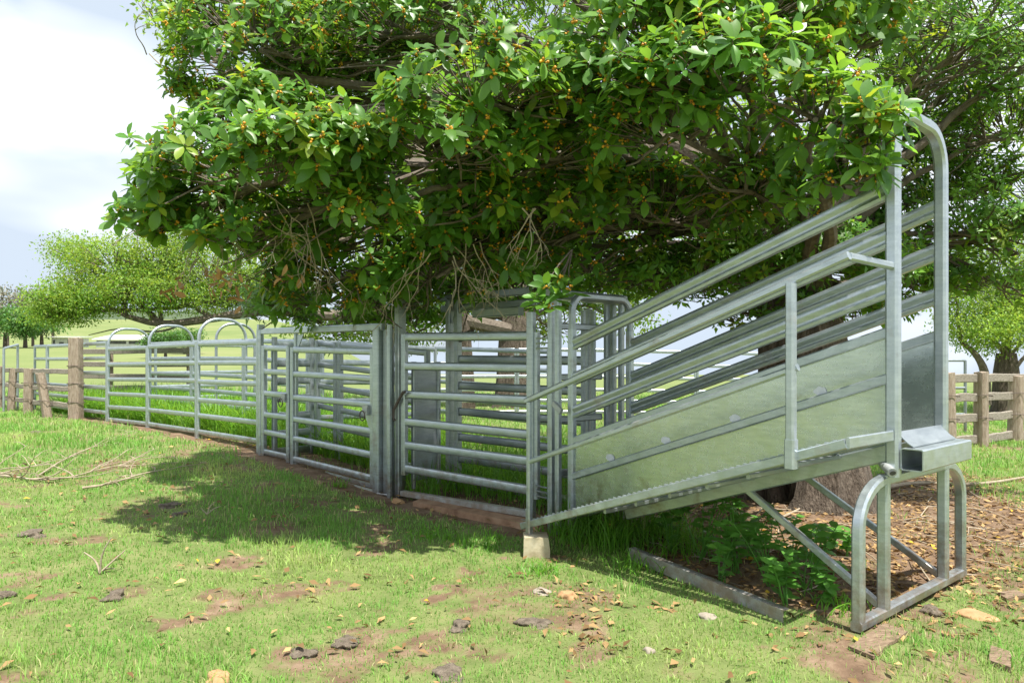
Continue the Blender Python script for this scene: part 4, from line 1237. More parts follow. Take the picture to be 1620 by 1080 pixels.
# twigs
v, q = twig_geo(np.concatenate(tw0), np.concatenate(tw1), 0.007, 0.003)
tag(link("twigs", fast_mesh("twigs", v - np.array(FB), q, None, None, True, M['limb']), fig), kind="stuff")
# trunk with buttressed base
def trunk_mesh(base, pts, rads, seed, n=18, flute=0.16):
    r_ = random.Random(seed)
    ph = [r_.uniform(0, 6.28) for _ in range(4)]
    mb = MB()
    pts = [Vector(p) for p in pts]
    vs = []
    for i_, p in enumerate(pts):
        t = (pts[min(i_ + 1, len(pts) - 1)] - pts[max(i_ - 1, 0)]).normalized()
        a = t.cross(Vector((0, 1, 0.1))).normalized(); b_ = a.cross(t)
        fl_ = flute * (1.9 if i_ == 0 else 1.0)
        for k in range(n):
            c_ = 2 * math.pi * k / n
            rr0 = rads[i_] * (1 + fl_ * math.sin(3 * c_ + ph[0] + i_ * .12) + fl_ * 0.7 * math.sin(7 * c_ + ph[1] + i_ * .2) + 0.05 * math.sin(13 * c_ + ph[2]))
            vs.append(p + (a * math.cos(c_) + b_ * math.sin(c_)) * rr0)
    fs = [(l_ * n + k, l_ * n + (k + 1) % n, (l_ + 1) * n + (k + 1) % n, (l_ + 1) * n + k) for l_ in range(len(pts) - 1) for k in range(n)]
    fs.append(tuple(range((len(pts) - 1) * n, len(pts) * n)))
    return mb.add(vs, fs)
fork = FB + Vector((-0.15, 0.25, 2.3))
trunk_mesh(FB, [FB + Vector((0, 0, -0.15)), FB + Vector((0, 0, 0.12)), FB + Vector((0, .02, 0.45)), FB + Vector((-.03, .06, 0.9)), FB + Vector((-.08, .14, 1.6)), fork, fork + Vector((-.05, .1, .5))],
           [0.52, 0.40, 0.33, 0.30, 0.29, 0.27, 0.18], 5).build("trunk", M['bark'], fig)
second = Vector((2.80, 7.65, gh(2.80, 7.65)))
trunk_mesh(second, [second + Vector((0, 0, -.15)), second + Vector((0, 0, .2)), second + Vector((.1, -.1, 1.2)), second + Vector((.0, -.3, 2.4)), second + Vector((-.7, -.5, 3.6))], [.3, .22, .19, .17, .11], 8).build("trunk", M['bark'], fig)
fork2 = second + Vector((-.4, -.4, 3.0))
for i_, (c, rx, fr) in enumerate(limb_targets):
    c = Vector(c)
    st = fork2 if c.x < 1.0 else fork
    st = st + Vector((random.uniform(-.1, .1), random.uniform(-.1, .1), random.uniform(-.3, .3)))
    L = (c - st).length
    path = smooth_path(curve(st, c, Vector((0, 0, 0.10 * L)), 6, i_, 0.035), 1)
    r0 = 0.032 + 0.014 * L
    MB().tube(path, [r0 * (1 - 0.82 * k / (len(path) - 1)) for k in range(len(path))], 8).build("limb", M['limb'], fig)
    mb = MB()
    for k in range(7):
        e = c + Vector((random.uniform(-1, 1), random.uniform(-.7, .7), random.uniform(-.5, .6))) * rx * 0.85
        s0 = path[int(len(path) * random.uniform(0.6, 0.98))]
        pth = smooth_path(curve(s0, e, Vector((0, 0, random.uniform(-.06, .1))), 4, i_ * 31 + k, 0.06), 1)
        mb.tube(pth, [0.018 * (1 - 0.75 * j / (len(pth) - 1)) for j in range(len(pth))], 5)
    mb.build("branch", M['limb'], fig)
# bare pale twigs hanging under the crown
def hanging(px, py, d, n, spread, length, seed, down=1.0, name="dead_twig"):
    r_ = random.Random(seed)
    mb = MB()
    o0 = Pd(px, py - 45, d)
    def grow(p, dr, L, rad, lev):
        k = 5
        pts = [p]
        for j in range(k):
            dr = (dr + Vector((r_.uniform(-.4, .4), r_.uniform(-.35, .35), r_.uniform(-.35, .25)))).normalized()
            pts.append(pts[-1] + dr * L / k)
        pts = smooth_path(pts, 1)
        mb.tube(pts, [rad * (1 - 0.7 * j / (len(pts) - 1)) for j in range(len(pts))], 5)
        if lev < 2:
            for _ in range(r_.randint(2, 3)):
                s0 = pts[r_.randint(len(pts) // 3, len(pts) - 2)]
                nd = (dr + Vector((r_.uniform(-1, 1), r_.uniform(-.7, .7), r_.uniform(-.8, .4)))).normalized()
                grow(s0, nd, L * r_.uniform(.4, .65), rad * .6, lev + 1)
    for _ in range(n):
        p = o0 + Vector((r_.uniform(-1, 1), r_.uniform(-.6, .6), r_.uniform(-.4, .4))) * spread
        dr = Vector((r_.uniform(-.8, .8), r_.uniform(-.5, .3), -down + r_.uniform(-.3, .5))).normalized()
        grow(p, dr, length * r_.uniform(.8, 1.3), 0.0068, 0)
    mb.build(name, M['deadwood'], fig)
for i_, a in enumerate(((400, 330, 5.5, 4, .18, .55), (360, 370, 5.5, 3, .15, .45), (450, 380, 5.6, 4, .2, .5), (480, 430, 5.9, 3, .15, .45), (690, 450, 6.0, 5, .18, .5), (740, 430, 6.1, 4, .15, .5), (850, 380, 5.4, 3, .12, .45), (600, 470, 6.6, 3, .2, .4), (300, 400, 5.7, 3, .15, .35))):
    hanging(*a, seed=200 + i_, down=0.9)
hanging(232, 130, 7.0, 3, .06, .55, 301, 0.1)
# clump of dead brown leaves caught under the crown
n = 46
dp = np.array([Pd(x, y, 5.6) for x, y in ((350, 440), (335, 432), (372, 455), (268, 452), (330, 465), (362, 440), (450, 440))])[rng.integers(0, 7, n)] + rng.normal(0, .045, (n, 3))
dl = leaves_geo(dp, np.tile([[0, 0, -.7]], (n, 1)) + rng.normal(0, .6, (n, 3)), rng.normal(0, 1, (n, 3)), rng.uniform(.06, .11, n), rng.uniform(.7, 1.1, n), rng.uniform(.7, 1.5, (n, 1)) * np.array([[1.1, .95, .8]]), True)
tag(link("dead_leaves", fast_mesh("dead_leaves", dl[0] - np.array(FB), dl[1], dl[2], dl[3], True, M['dead_leaf']), fig), kind="stuff")

# ------------------------------------------------------------------ the other trees
def leafy_tree(name, label, base, lobes, limbs, mt, leaf, bark='limb', group=None, trunk_r=0.3, extra=None, dens=1.0, fork_z=2.6, cat="tree", lean=(0, 0), fine=0, fleaf=.082):
    """lobes: (x, y, z, rx, ry, rz, clumps); each clump is a handful of leaves on a twig"""
    base = Vector(base)
    root = empty(name, base, label, cat, group)
    P_, N_, C0, FI_ = [], [], [], []
    for il_, (x, y, z, rx, ry, rz, n) in enumerate(lobes):
        n = int(n * dens)
        u0 = norm(rng.normal(0, 1, (n, 3)))
        rr0 = rng.uniform(0.1, 1, (n, 1)) ** 0.45
        p = np.array([x, y, z]) + u0 * np.array([rx, ry, rz]) * rr0
        keep = fbm(p[:, 0] * 1.4 / max(rx, .6) * 1.2, p[:, 2] * 1.9 / max(rz, .6) + p[:, 1], 13, 3) < 0.62
        FI_.append(np.full(int(keep.sum()), il_ < fine)); P_.append(p[keep]); N_.append(u0[keep]); C0.append(np.tile([[x, y, z - rz * .3]], (int(keep.sum()), 1)))
    P_, N_, C0 = np.concatenate(P_), np.concatenate(N_), np.concatenate(C0)
    FI_ = np.concatenate(FI_)
    n = len(P_)
    kk_ = np.where(FI_, 40, 9)
    ix = np.repeat(np.arange(n), kk_); m_ = len(ix)
    lf = np.where(FI_, fleaf, leaf)[ix]
    pos = P_[ix] + np.clip(rng.normal(0, 1, (m_, 3)), -1.7, 1.7) * np.where(FI_, fleaf * 2.4, leaf * 1.5)[ix][:, None] * np.array([[1, 1, .75]])
    d = N_[ix] * 0.4 + rng.normal(0, .6, (m_, 3)); d[:, 2] -= 0.3
    nn0 = rng.normal(0, .6, (m_, 3)); nn0[:, 2] += 0.9
    tint = (rng.uniform(.65, 1.25, (n, 1)) * (1 + np.array([[.25, .05, 0]]) * rng.uniform(-1, 1, (n, 1))))[ix] * rng.uniform(.85, 1.15, (m_, 1))
    g = leaves_geo(pos, d, nn0, rng.uniform(.7, 1.2, m_) * lf, rng.uniform(.9, 1.3, m_), tint, False)
    tag(link("crown", fast_mesh(name + "_crown", g[0] - np.array(base), g[1], g[2], g[3], False, mt), root), kind="stuff")
    sel = rng.uniform(0, 1, n) < 0.35
    v, q = twig_geo(C0[sel] + (P_[sel] - C0[sel]) * 0.4, P_[sel], leaf * 0.14, leaf * 0.05)
    tag(link("twigs", fast_mesh(name + "_twigs", v - np.array(base), q, None, None, True, M[bark]), root), kind="stuff")
    fk = base + Vector((lean[0], lean[1], fork_z))
    h = fork_z
    trunk_mesh(base, [base + Vector((0, 0, -.2)), base + Vector((0, 0, .1)), base.lerp(fk, .3), base.lerp(fk, .7), fk], [trunk_r * 1.5, trunk_r * 1.1, trunk_r, trunk_r * .9, trunk_r * .7], 3, 14, .1).build("trunk", M['bark'], root)
    for i_, (x, y, z, rx, ry, rz, n) in enumerate(lobes):
        c = Vector((x, y, z - rz * 0.2))
        st = fk - Vector((0, 0, h * .1))
        for pl, _r in (limbs if c.z < 5.2 else []):
            for p_ in pl[2:]:
                if (Vector(p_) - c).length < (st - c).length - 1.2: st = Vector(p_)
        L = (c - st).length
        pth = smooth_path(curve(st, c, Vector((0, 0, 0.06 * L)), 6, i_ + 77, 0.035), 1)
        r0 = min(trunk_r * .55, 0.04 + L * .014)
        mb = MB().tube(pth, [r0 * (1 - .8 * j / (len(pth) - 1)) for j in range(len(pth))], 7)
        for kk in range(4):
            e = c + Vector((random.uniform(-1, 1) * rx, random.uniform(-1, 1) * ry, random.uniform(-.6, .8) * rz)) * .8
            s0 = pth[int(len(pth) * random.uniform(.55, .95))]
            p2 = smooth_path(curve(s0, e, Vector((0, 0, 0)), 4, i_ * 9 + kk, .05), 1)
            mb.tube(p2, [r0 * .35 * (1 - .7 * j / (len(p2) - 1)) for j in range(len(p2))], 5)
        mb.build("limb", M[bark], root)
    for pth, r0 in limbs:
        pth = smooth_path([Vector(p) for p in pth], 2)
        MB().tube(pth, [r0 * (1 - .75 * j / (len(pth) - 1)) for j in range(len(pth))], 8).build("limb", M[bark], root)
    return root
def lob(px, py, d, rx, ry, rz, n):
    p = Pd(px, py, d)
    return (p.x, p.y, p.z, rx, ry, rz, n)
tb = XY(818, 20.0); tb.z = gh(tb.x, tb.y)
leafy_tree("pepper_tree", "big yellow-green tree behind the yards, its low limb reaching left over the bows", tb,
    [lob(125, 466, 17.5, 1.0, 1.0, .5, 150), lob(88, 476, 17.0, .62, .7, .28, 80), lob(92, 496, 17.0, .6, .6, .16, 60), lob(185, 420, 18, 1.2, 1.2, .75, 190), lob(118, 398, 18.5, .6, .7, .4, 50), lob(225, 462, 17.8, 1.4, 1.2, .5, 190),
     lob(245, 410, 18.4, 1.3, 1.2, .8, 190), lob(330, 435, 18.6, 1.5, 1.2, .8, 200), lob(415, 450, 19, 1.5, 1.2, .55, 150), lob(320, 476, 18.4, 1.2, 1., .25, 50), lob(300, 350, 19, 1.4, 1.2, .8, 120),
     lob(520, 520, 22, 1.6, 1.2, .5, 120), lob(640, 525, 23, 1.6, 1.2, .5, 120), lob(880, 515, 23, 1.6, 1.2, .6, 120), lob(760, 500, 23, 1.6, 1.2, .5, 120), lob(980, 490, 23, 1.6, 1.2, .7, 120),
     lob(450, 330, 20, 2.2, 2, 1.5, 300), lob(600, 250, 20.5, 2.6, 2, 1.8, 380), lob(760, 200, 21, 3, 2, 2, 460), lob(640, 420, 20, 2, 1.5, 1, 260), lob(900, 260, 21, 3, 2, 2, 460), lob(820, 400, 21.5, 2.2, 1.5, 1, 260), lob(1030, 200, 22, 3, 2, 2, 380), lob(560, 60, 20.5, 3, 2, 2, 380), lob(850, 40, 21, 3.4, 2, 2.2, 460), lob(260, 40, 19.5, .8, .8, .9, 70), lob(500, -120, 21, 3, 2, 2, 300), lob(980, 420, 22, 1.8, 1.5, 1, 180)],
    [([tb + Vector((-.2, -.2, 2.2)), Pd(640, 488, 19.4), Pd(545, 503, 19), Pd(430, 488, 18.6), Pd(340, 503, 18.2), Pd(255, 515, 17.8), Pd(200, 500, 17.6)], .22),
     ([Pd(430, 490, 18.6), Pd(350, 470, 18.3), Pd(270, 490, 18), Pd(160, 490, 17.6), Pd(95, 505, 17.2)], .08),
     ([Pd(300, 508, 18), Pd(250, 528, 17.8), Pd(195, 517, 17.6), Pd(140, 530, 17.4)], .035)],
    M['light_leaf'], 0.17, trunk_r=.55, fork_z=2.7, dens=1.25, fine=11)
t2 = XY(733, 19.5); t2.z = gh(t2.x, t2.y)
r_ = empty("grey_trunk_tree", t2, "thin dark leaning trunk left of the big grey trunk behind the yards", "tree")
trunk_mesh(t2, [t2 + Vector((0, 0, -.2)), t2 + Vector((.05, 0, .8)), t2 + Vector((0, 0, 2)), t2 + Vector((-.15, 0, 3.2)), t2 + Vector((-.6, .3, 5))], [.34, .26, .22, .2, .12], 21).build("trunk", M['bark'], r_)
lb = [(t2.x - .6, t2.y + .3, 5.4, 1.6, 1.4, 1.1, 120)]
n = 700
u0 = norm(rng.normal(0, 1, (n, 3)))
pp = np.array([t2.x - .6, t2.y + .3, 5.6]) + u0 * np.array([2, 1.6, 1.3]) * rng.uniform(.2, 1, (n, 1)) ** .5
g = leaves_geo(pp, u0 + rng.normal(0, .5, (n, 3)), rng.normal(0, .5, (n, 3)) + np.array([[0, 0, .9]]), rng.uniform(.12, .2, n), np.ones(n), rng.uniform(.7, 1.2, (n, 1)) * np.ones((n, 3)), False)
tag(link("crown", fast_mesh("grey_crown", g[0] - np.array(t2), g[1], g[2], g[3], False, M['light_leaf']), r_), kind="stuff")
tb3 = XY(1592, 19.5); tb3.z = gh(tb3.x, tb3.y)
leafy_tree("paddock_tree", "light green tree with a forked grey trunk behind the right-hand timber fence", tb3,
    [lob(1545, 510, 19, 1.1, 1, .6, 160), lob(1600, 480, 19.5, 1.3, 1, .8, 200), lob(1660, 500, 19.5, 1.4, 1, .9, 160), lob(1580, 420, 19.5, 1.6, 1, 1, 200), lob(1510, 455, 19, 1, .8, .6, 90), lob(1590, 545, 19, .9, .7, .25, 50), lob(1640, 350, 20, 1.8, 1.2, 1.2, 160)],
    [([tb3 + Vector((-.8, -.3, .3)), Pd(1560, 590, 19), Pd(1545, 560, 19), Pd(1520, 540, 19)], .16), ([tb3 + Vector((0, 0, .8)), Pd(1610, 575, 19.2), Pd(1640, 545, 19.4)], .09)],
    M['light_leaf'], 0.15, trunk_r=.32, fork_z=1.7, fine=6, fleaf=.09, dens=.9)

def far_tree(name, label, px, d, hgt, wid, mt, group, leaf, n, trunk=0.22, px_w=None):
    p = XY(px, d); p.z = gh(p.x, p.y)
    lobes = []
    for k in range(7):
        lobes.append((p.x + random.uniform(-.45, .45) * wid, p.y + random.uniform(-.4, .4) * wid, p.z + hgt * random.uniform(.5, .86), wid * random.uniform(.26, .4), wid * .32, hgt * random.uniform(.14, .22), n))
    return leafy_tree(name, label, p, lobes, [], mt, leaf, group=group, trunk_r=trunk, fork_z=hgt * .35)
far_tree("shade_tree", "rounded dark green shade tree at the left edge of the far paddock", 8, 92, 5.2, 5.4, M['dark_leaf'], "far paddock trees", .42, 60)
far_tree("shade_tree", "rounded dark green shade tree second from the left in the far paddock", 40, 90, 4.8, 4.6, M['dark_leaf'], "far paddock trees", .42, 60)
far_tree("shade_tree", "rounded green tree just left of the small far shed", 66, 96, 4.9, 3.8, M['dark_leaf'], "far paddock trees", .42, 55)
far_tree("gum_tree", "tall thin grey gum tree at the left edge of the skyline", 12, 125, 11.5, 7, M['gum_leaf'], "grey gum trees on the skyline", .55, 26)
far_tree("gum_tree", "tall thin grey gum tree right of the leftmost gum on the skyline", 52, 130, 12.5, 6.5, M['gum_leaf'], "grey gum trees on the skyline", .55, 22)
far_tree("gum_tree", "pale gum tree half hidden by the yellow-green tree", 84, 128, 11, 5, M['gum_leaf'], "grey gum trees on the skyline", .5, 18)
far_tree("paddock_bush", "dense bright green bush seen through the middle bow", 262, 60, 2.7, 2.3, M['dark_leaf'], None, .22, 110, .12)
far_tree("paddock_bush", "smaller bush beside the dense bright green bush", 292, 70, 2.3, 2.6, M['dark_leaf'], None, .24, 50, .12)

# sheds
def shed(name, label, px0, px1, d, y_eave, y_base, depth, roof_rise, openings):
    A_, B_ = XY(px0, d), XY(px1, d + (px1 - px0) * 0.01)
    z0 = min(gh(A_.x, A_.y), gh(B_.x, B_.y)) - 0.3
    zt = Zd(y_eave, d)
    root = empty(name, Vector(((A_.x + B_.x) / 2, d, z0)), label, "shed")
    t = (B_ - A_).normalized(); nrm = Vector((-t.y, t.x, 0))
    L = (B_ - A_).length
    MB().box((A_ + B_) / 2 + nrm * depth / 2 + Vector((0, 0, (z0 + zt) / 2)), L, depth, zt - z0, t, nrm).build("wall", M['shed_wall'], root)
    mb = MB()
    e0, e1 = A_ - t * .4 - nrm * .35, B_ + t * .4 - nrm * .35
    q0, q1 = e0 + nrm * (depth + .7), e1 + nrm * (depth + .7)
    vs = [Vector((p.x, p.y, zt + .05 + h)) for h in (0, .10) for p in (e0, e1)] + [Vector((p.x, p.y, zt + .05 + roof_rise + h)) for h in (0, .10) for p in (q0, q1)]
    mb.add(vs, [(0, 1, 3, 2), (4, 6, 7, 5), (2, 3, 7, 6), (0, 4, 5, 1), (0, 2, 6, 4), (1, 5, 7, 3)])
    mb.build("roof", M['shed_roof'], root)
    for u0_, u1_, h0, h1 in openings:
        c = A_ + t * (L * (u0_ + u1_) / 2) - nrm * 0.02
        zz = zt - z0
        MB().box(Vector((c.x, c.y, z0 + zz * (h0 + h1) / 2)), L * (u1_ - u0_), .06, zz * (h1 - h0), t, nrm).build("opening", M['dark'], root)  # solid dark box in place of the shaded interior
shed("small_shed", "small pale skillion shed with a dark doorway in the far paddock", 82, 124, 96, 534, 549, 3.0, .15, ((.05, .12, .2, .8), (.28, .45, .1, .62), (.60, .66, .2, .8)))
shed("long_shed", "long low white-roofed shed seen through the leftmost bow", 152, 238, 92, 538, 552, 5.0, .75, ((.02, .14, .6, .92), (.2, .55, .62, .92), (.6, .95, .62, .92)))

# ------------------------------------------------------------------ grass and ground cover
def blades(pos, h, w, tint, bend=0.5, seg=1):
    """curved blades standing on the ground; seg=1: quad + tip, seg=3: longer arching blade"""
    m_ = len(pos)
    az = rng.uniform(0, 2 * np.pi, m_)
    dr = np.stack([np.cos(az), np.sin(az), 0 * az], 1)
    az2 = az + np.pi / 2 + rng.normal(0, .5, m_)
    sd = np.stack([np.cos(az2), np.sin(az2), 0 * az2], 1)
    bn = rng.uniform(.1, 1, m_) * bend
    V_ = []
    for k in range(seg + 1):
        t = k / (seg + 1)
        c = pos + dr * (h * bn * t ** 2)[:, None]
        c[:, 2] += h * (t - 0.45 * bn * t ** 2)
        ww = (w * (1 - 0.35 * t) / 2)[:, None]
        V_ += [c - sd * ww, c + sd * ww]
    c = pos + dr * (h * bn)[:, None]
    c[:, 2] += h * (1 - 0.45 * bn)
    V_.append(c)
    nv = len(V_)
    V_ = np.stack(V_, 1)
    o = np.arange(m_) * nv
    Q_ = [np.stack([o + 2 * k, o + 2 * k + 1, o + 2 * k + 3, o + 2 * k + 2], 1) for k in range(seg)]
    T_ = np.stack([o + 2 * seg, o + 2 * seg + 1, o + 2 * seg + 2], 1)
    return V_.reshape(-1, 3), np.concatenate(Q_), T_, np.repeat(tint, nv, 0)
# lawn
NB = 375000
dmin, dmax = 2.2, 30.0
dg = np.linspace(dmin, dmax, 2000)
pdf = np.minimum(1, (3.6 / dg) ** 1.55) * (1.62 * dg + 2.5)
cdf = np.cumsum(pdf); cdf /= cdf[-1]
dy = np.interp(rng.uniform(0, 1, NB), cdf, dg)
dx = rng.uniform(-1, 1, NB) * (0.81 * dy + 1.25)
bm_ = bare(dx, dy)
clump = fbm(dx * 5, dy * 5, 41, 2)
keep = rng.uniform(0, 1, NB) > np.clip(bm_ * 1.15 - 0.08 + (0.5 - clump) * 0.5, 0, 1)
# no lawn where the tall grass and pens are thick or behind the yards
FL = np.array([(p.x, p.y) for p in [XY(-60, 19.0)] + FENCE[0:]])
def behind_fence(x, y):
    fy = np.interp(x, FL[:, 0], FL[:, 1])
    return y - fy
bf = behind_fence(dx, dy)
keep &= ~((bf > 0.3) & (dx < 0.3) & (rng.uniform(0, 1, NB) < 0.5))
dx, dy, clump, bm_ = dx[keep], dy[keep], clump[keep], bm_[keep]
n = len(dx)
sc = np.maximum(1.0, (dy / 4.2) ** 0.85)
h = rng.uniform(.015, .042, n) * (0.6 + 0.8 * clump) * np.minimum(sc, 2.2) * (1 + 0.8 * (fbm(dx * 1.3, dy * 1.3, 66, 2) > .6))
w = rng.uniform(.0032, .0062, n) * sc
tone = fbm(dx * 1.6, dy * 1.6, 23, 4)
dry = np.clip((tone - .50) * 3.6 + rng.uniform(-.35, .35, n), 0, 1)[:, None]
ti = (np.array([[0.88, 1.0, 0.8]]) * (1 - dry) + np.array([[1.7, 1.25, 1.6]]) * dry) * rng.uniform(.75, 1.3, (n, 1))
straw = rng.uniform(0, 1, (n, 1)) < 0.07 + 0.22 * bm_[:, None]
ti = np.where(straw, np.array([[2.3, 1.25, 2.6]]), ti)
pos = np.stack([dx, dy, ground_h(dx, dy) - .003], 1)
g = blades(pos, h, w, ti, 0.9, 1)
tag(link("lawn_grass", fast_mesh("lawn_grass", *g, False, M['grass'])), "short patchy green pasture grass covering the foreground", "grass", None, "stuff")

# tall lush grass in the race and pens
def scatter_tall(n, xs, ys, test):
    x = rng.uniform(*xs, n); y = rng.uniform(*ys, n)
    k = test(x, y)
    return x[k], y[k]
def tall_test(x, y):
    b_ = behind_fence(x, y)
    cl = fbm(x * 1.7, y * 1.7, 15, 3)
    dens = np.where(x < -3.2, 1.0, np.where(x < -1.0, 0.75, 0.5))
    return (b_ > np.where(x < -3.2, 0.42, 0.95)) & (b_ < 6.5) & (rng.uniform(0, 1, len(x)) < dens * np.clip((cl - .24) * 3.4, 0, 1) * np.exp(-np.maximum(b_ - 1.5, 0) / 2.6))
n_ = 70000
x = rng.uniform(-11, 1.2, n_); y = np.interp(x, FL[:, 0], FL[:, 1]) + rng.uniform(0.4, 5.0, n_) ** 1.15
k_ = tall_test(x, y); x, y = x[k_], y[k_]
n = len(x)
hh = rng.uniform(.25, .85, n) * np.where(x < -3.2, 1, .75)
ww = rng.uniform(.010, .018, n)
ti = np.array([[1, 1, 1]]) * rng.uniform(.7, 1.35, (n, 1)) * (1 + np.array([[.45, .1, .2]]) * rng.uniform(0, 1, (n, 1)))
g = blades(np.stack([x, y, ground_h(x, y) - .01], 1), hh, ww, ti, 1.3, 3)
# coarse tufts beside and under the ramp
xs_, ys_, hs_ = [], [], []
for px, py, r, k, hmx in ((960, 862, .32, 330, .42), (905, 850, .22, 200, .36), (1040, 850, .34, 300, .42), (900, 818, .12, 60, .42), (1085, 875, .25, 140, .36), (940, 835, .3, 240, .45), (860, 905, .12, 70, .14), (690, 850, .2, 120, .14), (640, 775, .06, 40, .18), (760, 862, .22, 150, .12), (1320, 960, .16, 80, .15), (540, 770, .08, 40, .14), (1000, 900, .2, 120, .2)):
    c = G(px, py)
    xs_.append(c.x + rng.normal(0, r * .6, k)); ys_.append(c.y + rng.normal(0, r * .6, k)); hs_.append(rng.uniform(.35, 1, k) * hmx)
x, y, hh = np.concatenate(xs_), np.concatenate(ys_), np.concatenate(hs_)
n = len(x)
g2 = blades(np.stack([x, y, ground_h(x, y) - .01], 1), hh, rng.uniform(.006, .012, n), np.array([[1, 1, 1]]) * rng.uniform(.7, 1.25, (n, 1)), 1.1, 3)
# grass at the foot of the race walls behind the big gate
x = rng.uniform(-1.3, 0.9, 2600); y = rng.uniform(6.6, 9.4, 2600)
sd_ = seg_dist(x, y, i3a - NIN * .05, i3b - NIN * .05); sd2 = seg_dist(x, y, G3a + NIN * .35, G3a + NIN * .6)
k = ((sd_ < .22) & (rng.uniform(0, 1, 2600) < .8)) | (sd2 < .35) | ((sd_ > .3) & (y > 7.9 - x * .8) & (rng.uniform(0, 1, 2600) < .6))
x, y = x[k], y[k]; n = len(x)
g3 = blades(np.stack([x, y, ground_h(x, y) - .01], 1), rng.uniform(.2, .55, n), rng.uniform(.007, .012, n), np.array([[1, 1, 1]]) * rng.uniform(.7, 1.2, (n, 1)), 1.0, 3)
def join(*gs):
    V_, Q_, T_, C_, o = [], [], [], [], 0
    for v, q, t, c in gs:
        V_.append(v); Q_.append(q + o); T_.append(t + o); C_.append(c); o += len(v)
    return np.concatenate(V_), np.concatenate(Q_), np.concatenate(T_), np.concatenate(C_)
tag(link("tall_grass", fast_mesh("tall_grass", *join(g, g2, g3), False, M['tall_grass'])), "lush tall green grass growing in the race, pens and beside the ramp", "grass", None, "stuff")

# leaf litter
n = 60000
x = rng.uniform(-6, 7.5, n); y = rng.uniform(2.6, 11, n)
b_ = bare(x, y)
under = (x > 0.3) & (y > 3.6)
hot = np.exp(-((x - 3.0) ** 2 / 1.0 + (y - 5.2) ** 2 / .8))
k = rng.uniform(0, 1, n) < np.where(under, hot * .7 + b_ * .75, np.where(b_ > .3, .07, .026))
x, y, under = x[k], y[k], under[k]; n = len(x)
pos = np.stack([x, y, ground_h(x, y) + rng.uniform(.004, .02, n) + np.where(under, 0, .018)], 1)
w = rng.uniform(0, 1, (n, 1))
ti = (np.array([[.45, .38, .32]]) * (1 - w) + np.array([[1.35, 1.3, 1.15]]) * w ** 1.5) * rng.uniform(.7, 1.2, (n, 1))
yel = rng.uniform(0, 1, (n, 1)) < .012
ti = np.where(yel, np.array([[1.6, 1.5, .35]]), ti)
g = leaves_geo(pos, np.concatenate([rng.normal(0, 1, (n, 2)), rng.normal(0, .15, (n, 1))], 1), rng.normal(0, .35, (n, 3)) + np.array([[0, 0, 1]]), rng.uniform(.03, .085, n), rng.uniform(.8, 1.3, n), ti, False)
tag(link("leaf_litter", fast_mesh("leaf_litter", *g, False, M['dead_leaf'])), "brown and tan fallen leaves scattered over soil and lawn", "leaf litter", None, "stuff")
# fallen sticks under the tree, too many and small to count
n = 260
x = rng.uniform(.7, 5.2, n); y = rng.uniform(4.6, 9, n)
k = bare(x, y) > .6
x, y = x[k], y[k]; n = len(x)
z = ground_h(x, y) + .012
az = rng.uniform(0, 6.28, n); L = rng.uniform(.12, .55, n)
p0 = np.stack([x, y, z], 1); p1 = np.stack([x + np.cos(az) * L, y + np.sin(az) * L, ground_h(x + np.cos(az) * L, y + np.sin(az) * L) + rng.uniform(.005, .06, n)], 1)
v, q = twig_geo(p0, p1, rng.uniform(.003, .009, n), .003, 4)
tag(link("sticks", fast_mesh("sticks", v, q, None, None, True, M['deadwood'])), "thin dead sticks strewn over the dirt under the ramp and fig tree", "sticks", None, "stuff")

# weeds under the ramp
wl_v = np.array([(0, 0, 0), (.25, -.24, .03), (.28, 0, -.01), (.25, .24, .03), (.62, -.25, .0), (.65, 0, -.04), (.62, .25, .0), (1, 0, -.14)], float)
weed_me = fast_mesh("weed_leaf", wl_v, np.array([(1, 4, 5, 2), (2, 5, 6, 3)]), np.array([(0, 1, 2), (0, 2, 3), (4, 7, 5), (5, 7, 6)]), None, True, M['weed_leaf'])
WE = [(1110, 885, .78, 44, "tallest leafy green weed against the ramp's floor beam"), (1165, 905, .55, 34, "bushy green weed just behind the fallen steel channel"), (1215, 925, .52, 34, "bushy green weed behind the lower end of the fallen channel"),
      (1275, 935, .48, 34, "leafy green weed at the near ramp brace"), (1315, 955, .26, 20, "low green weed right beside the near trestle leg"), (1250, 885, .40, 22, "leafy green weed in the shade between the two ramp braces"),
      (1338, 880, .20, 14, "small green weed framed between trestle legs and far brace"), (1190, 860, .34, 18, "green weed in deep shade under the middle of the ramp"), (1310, 870, .22, 12, "small green weed on the litter behind the ramp braces")]
WE += [(1065, 872, .6, 30, "leafy green weed nearest the concrete block, among tall grass"), (1140, 925, .34, 26, "low leafy weed touching the middle of the fallen channel"), (1240, 955, .34, 28, "leafy weed at the lower tip of the fallen channel"),
       (1190, 885, .48, 30, "tall leafy weed in the middle of the weed patch"), (1290, 905, .40, 26, "leafy weed crossing the near ramp brace at mid height")]
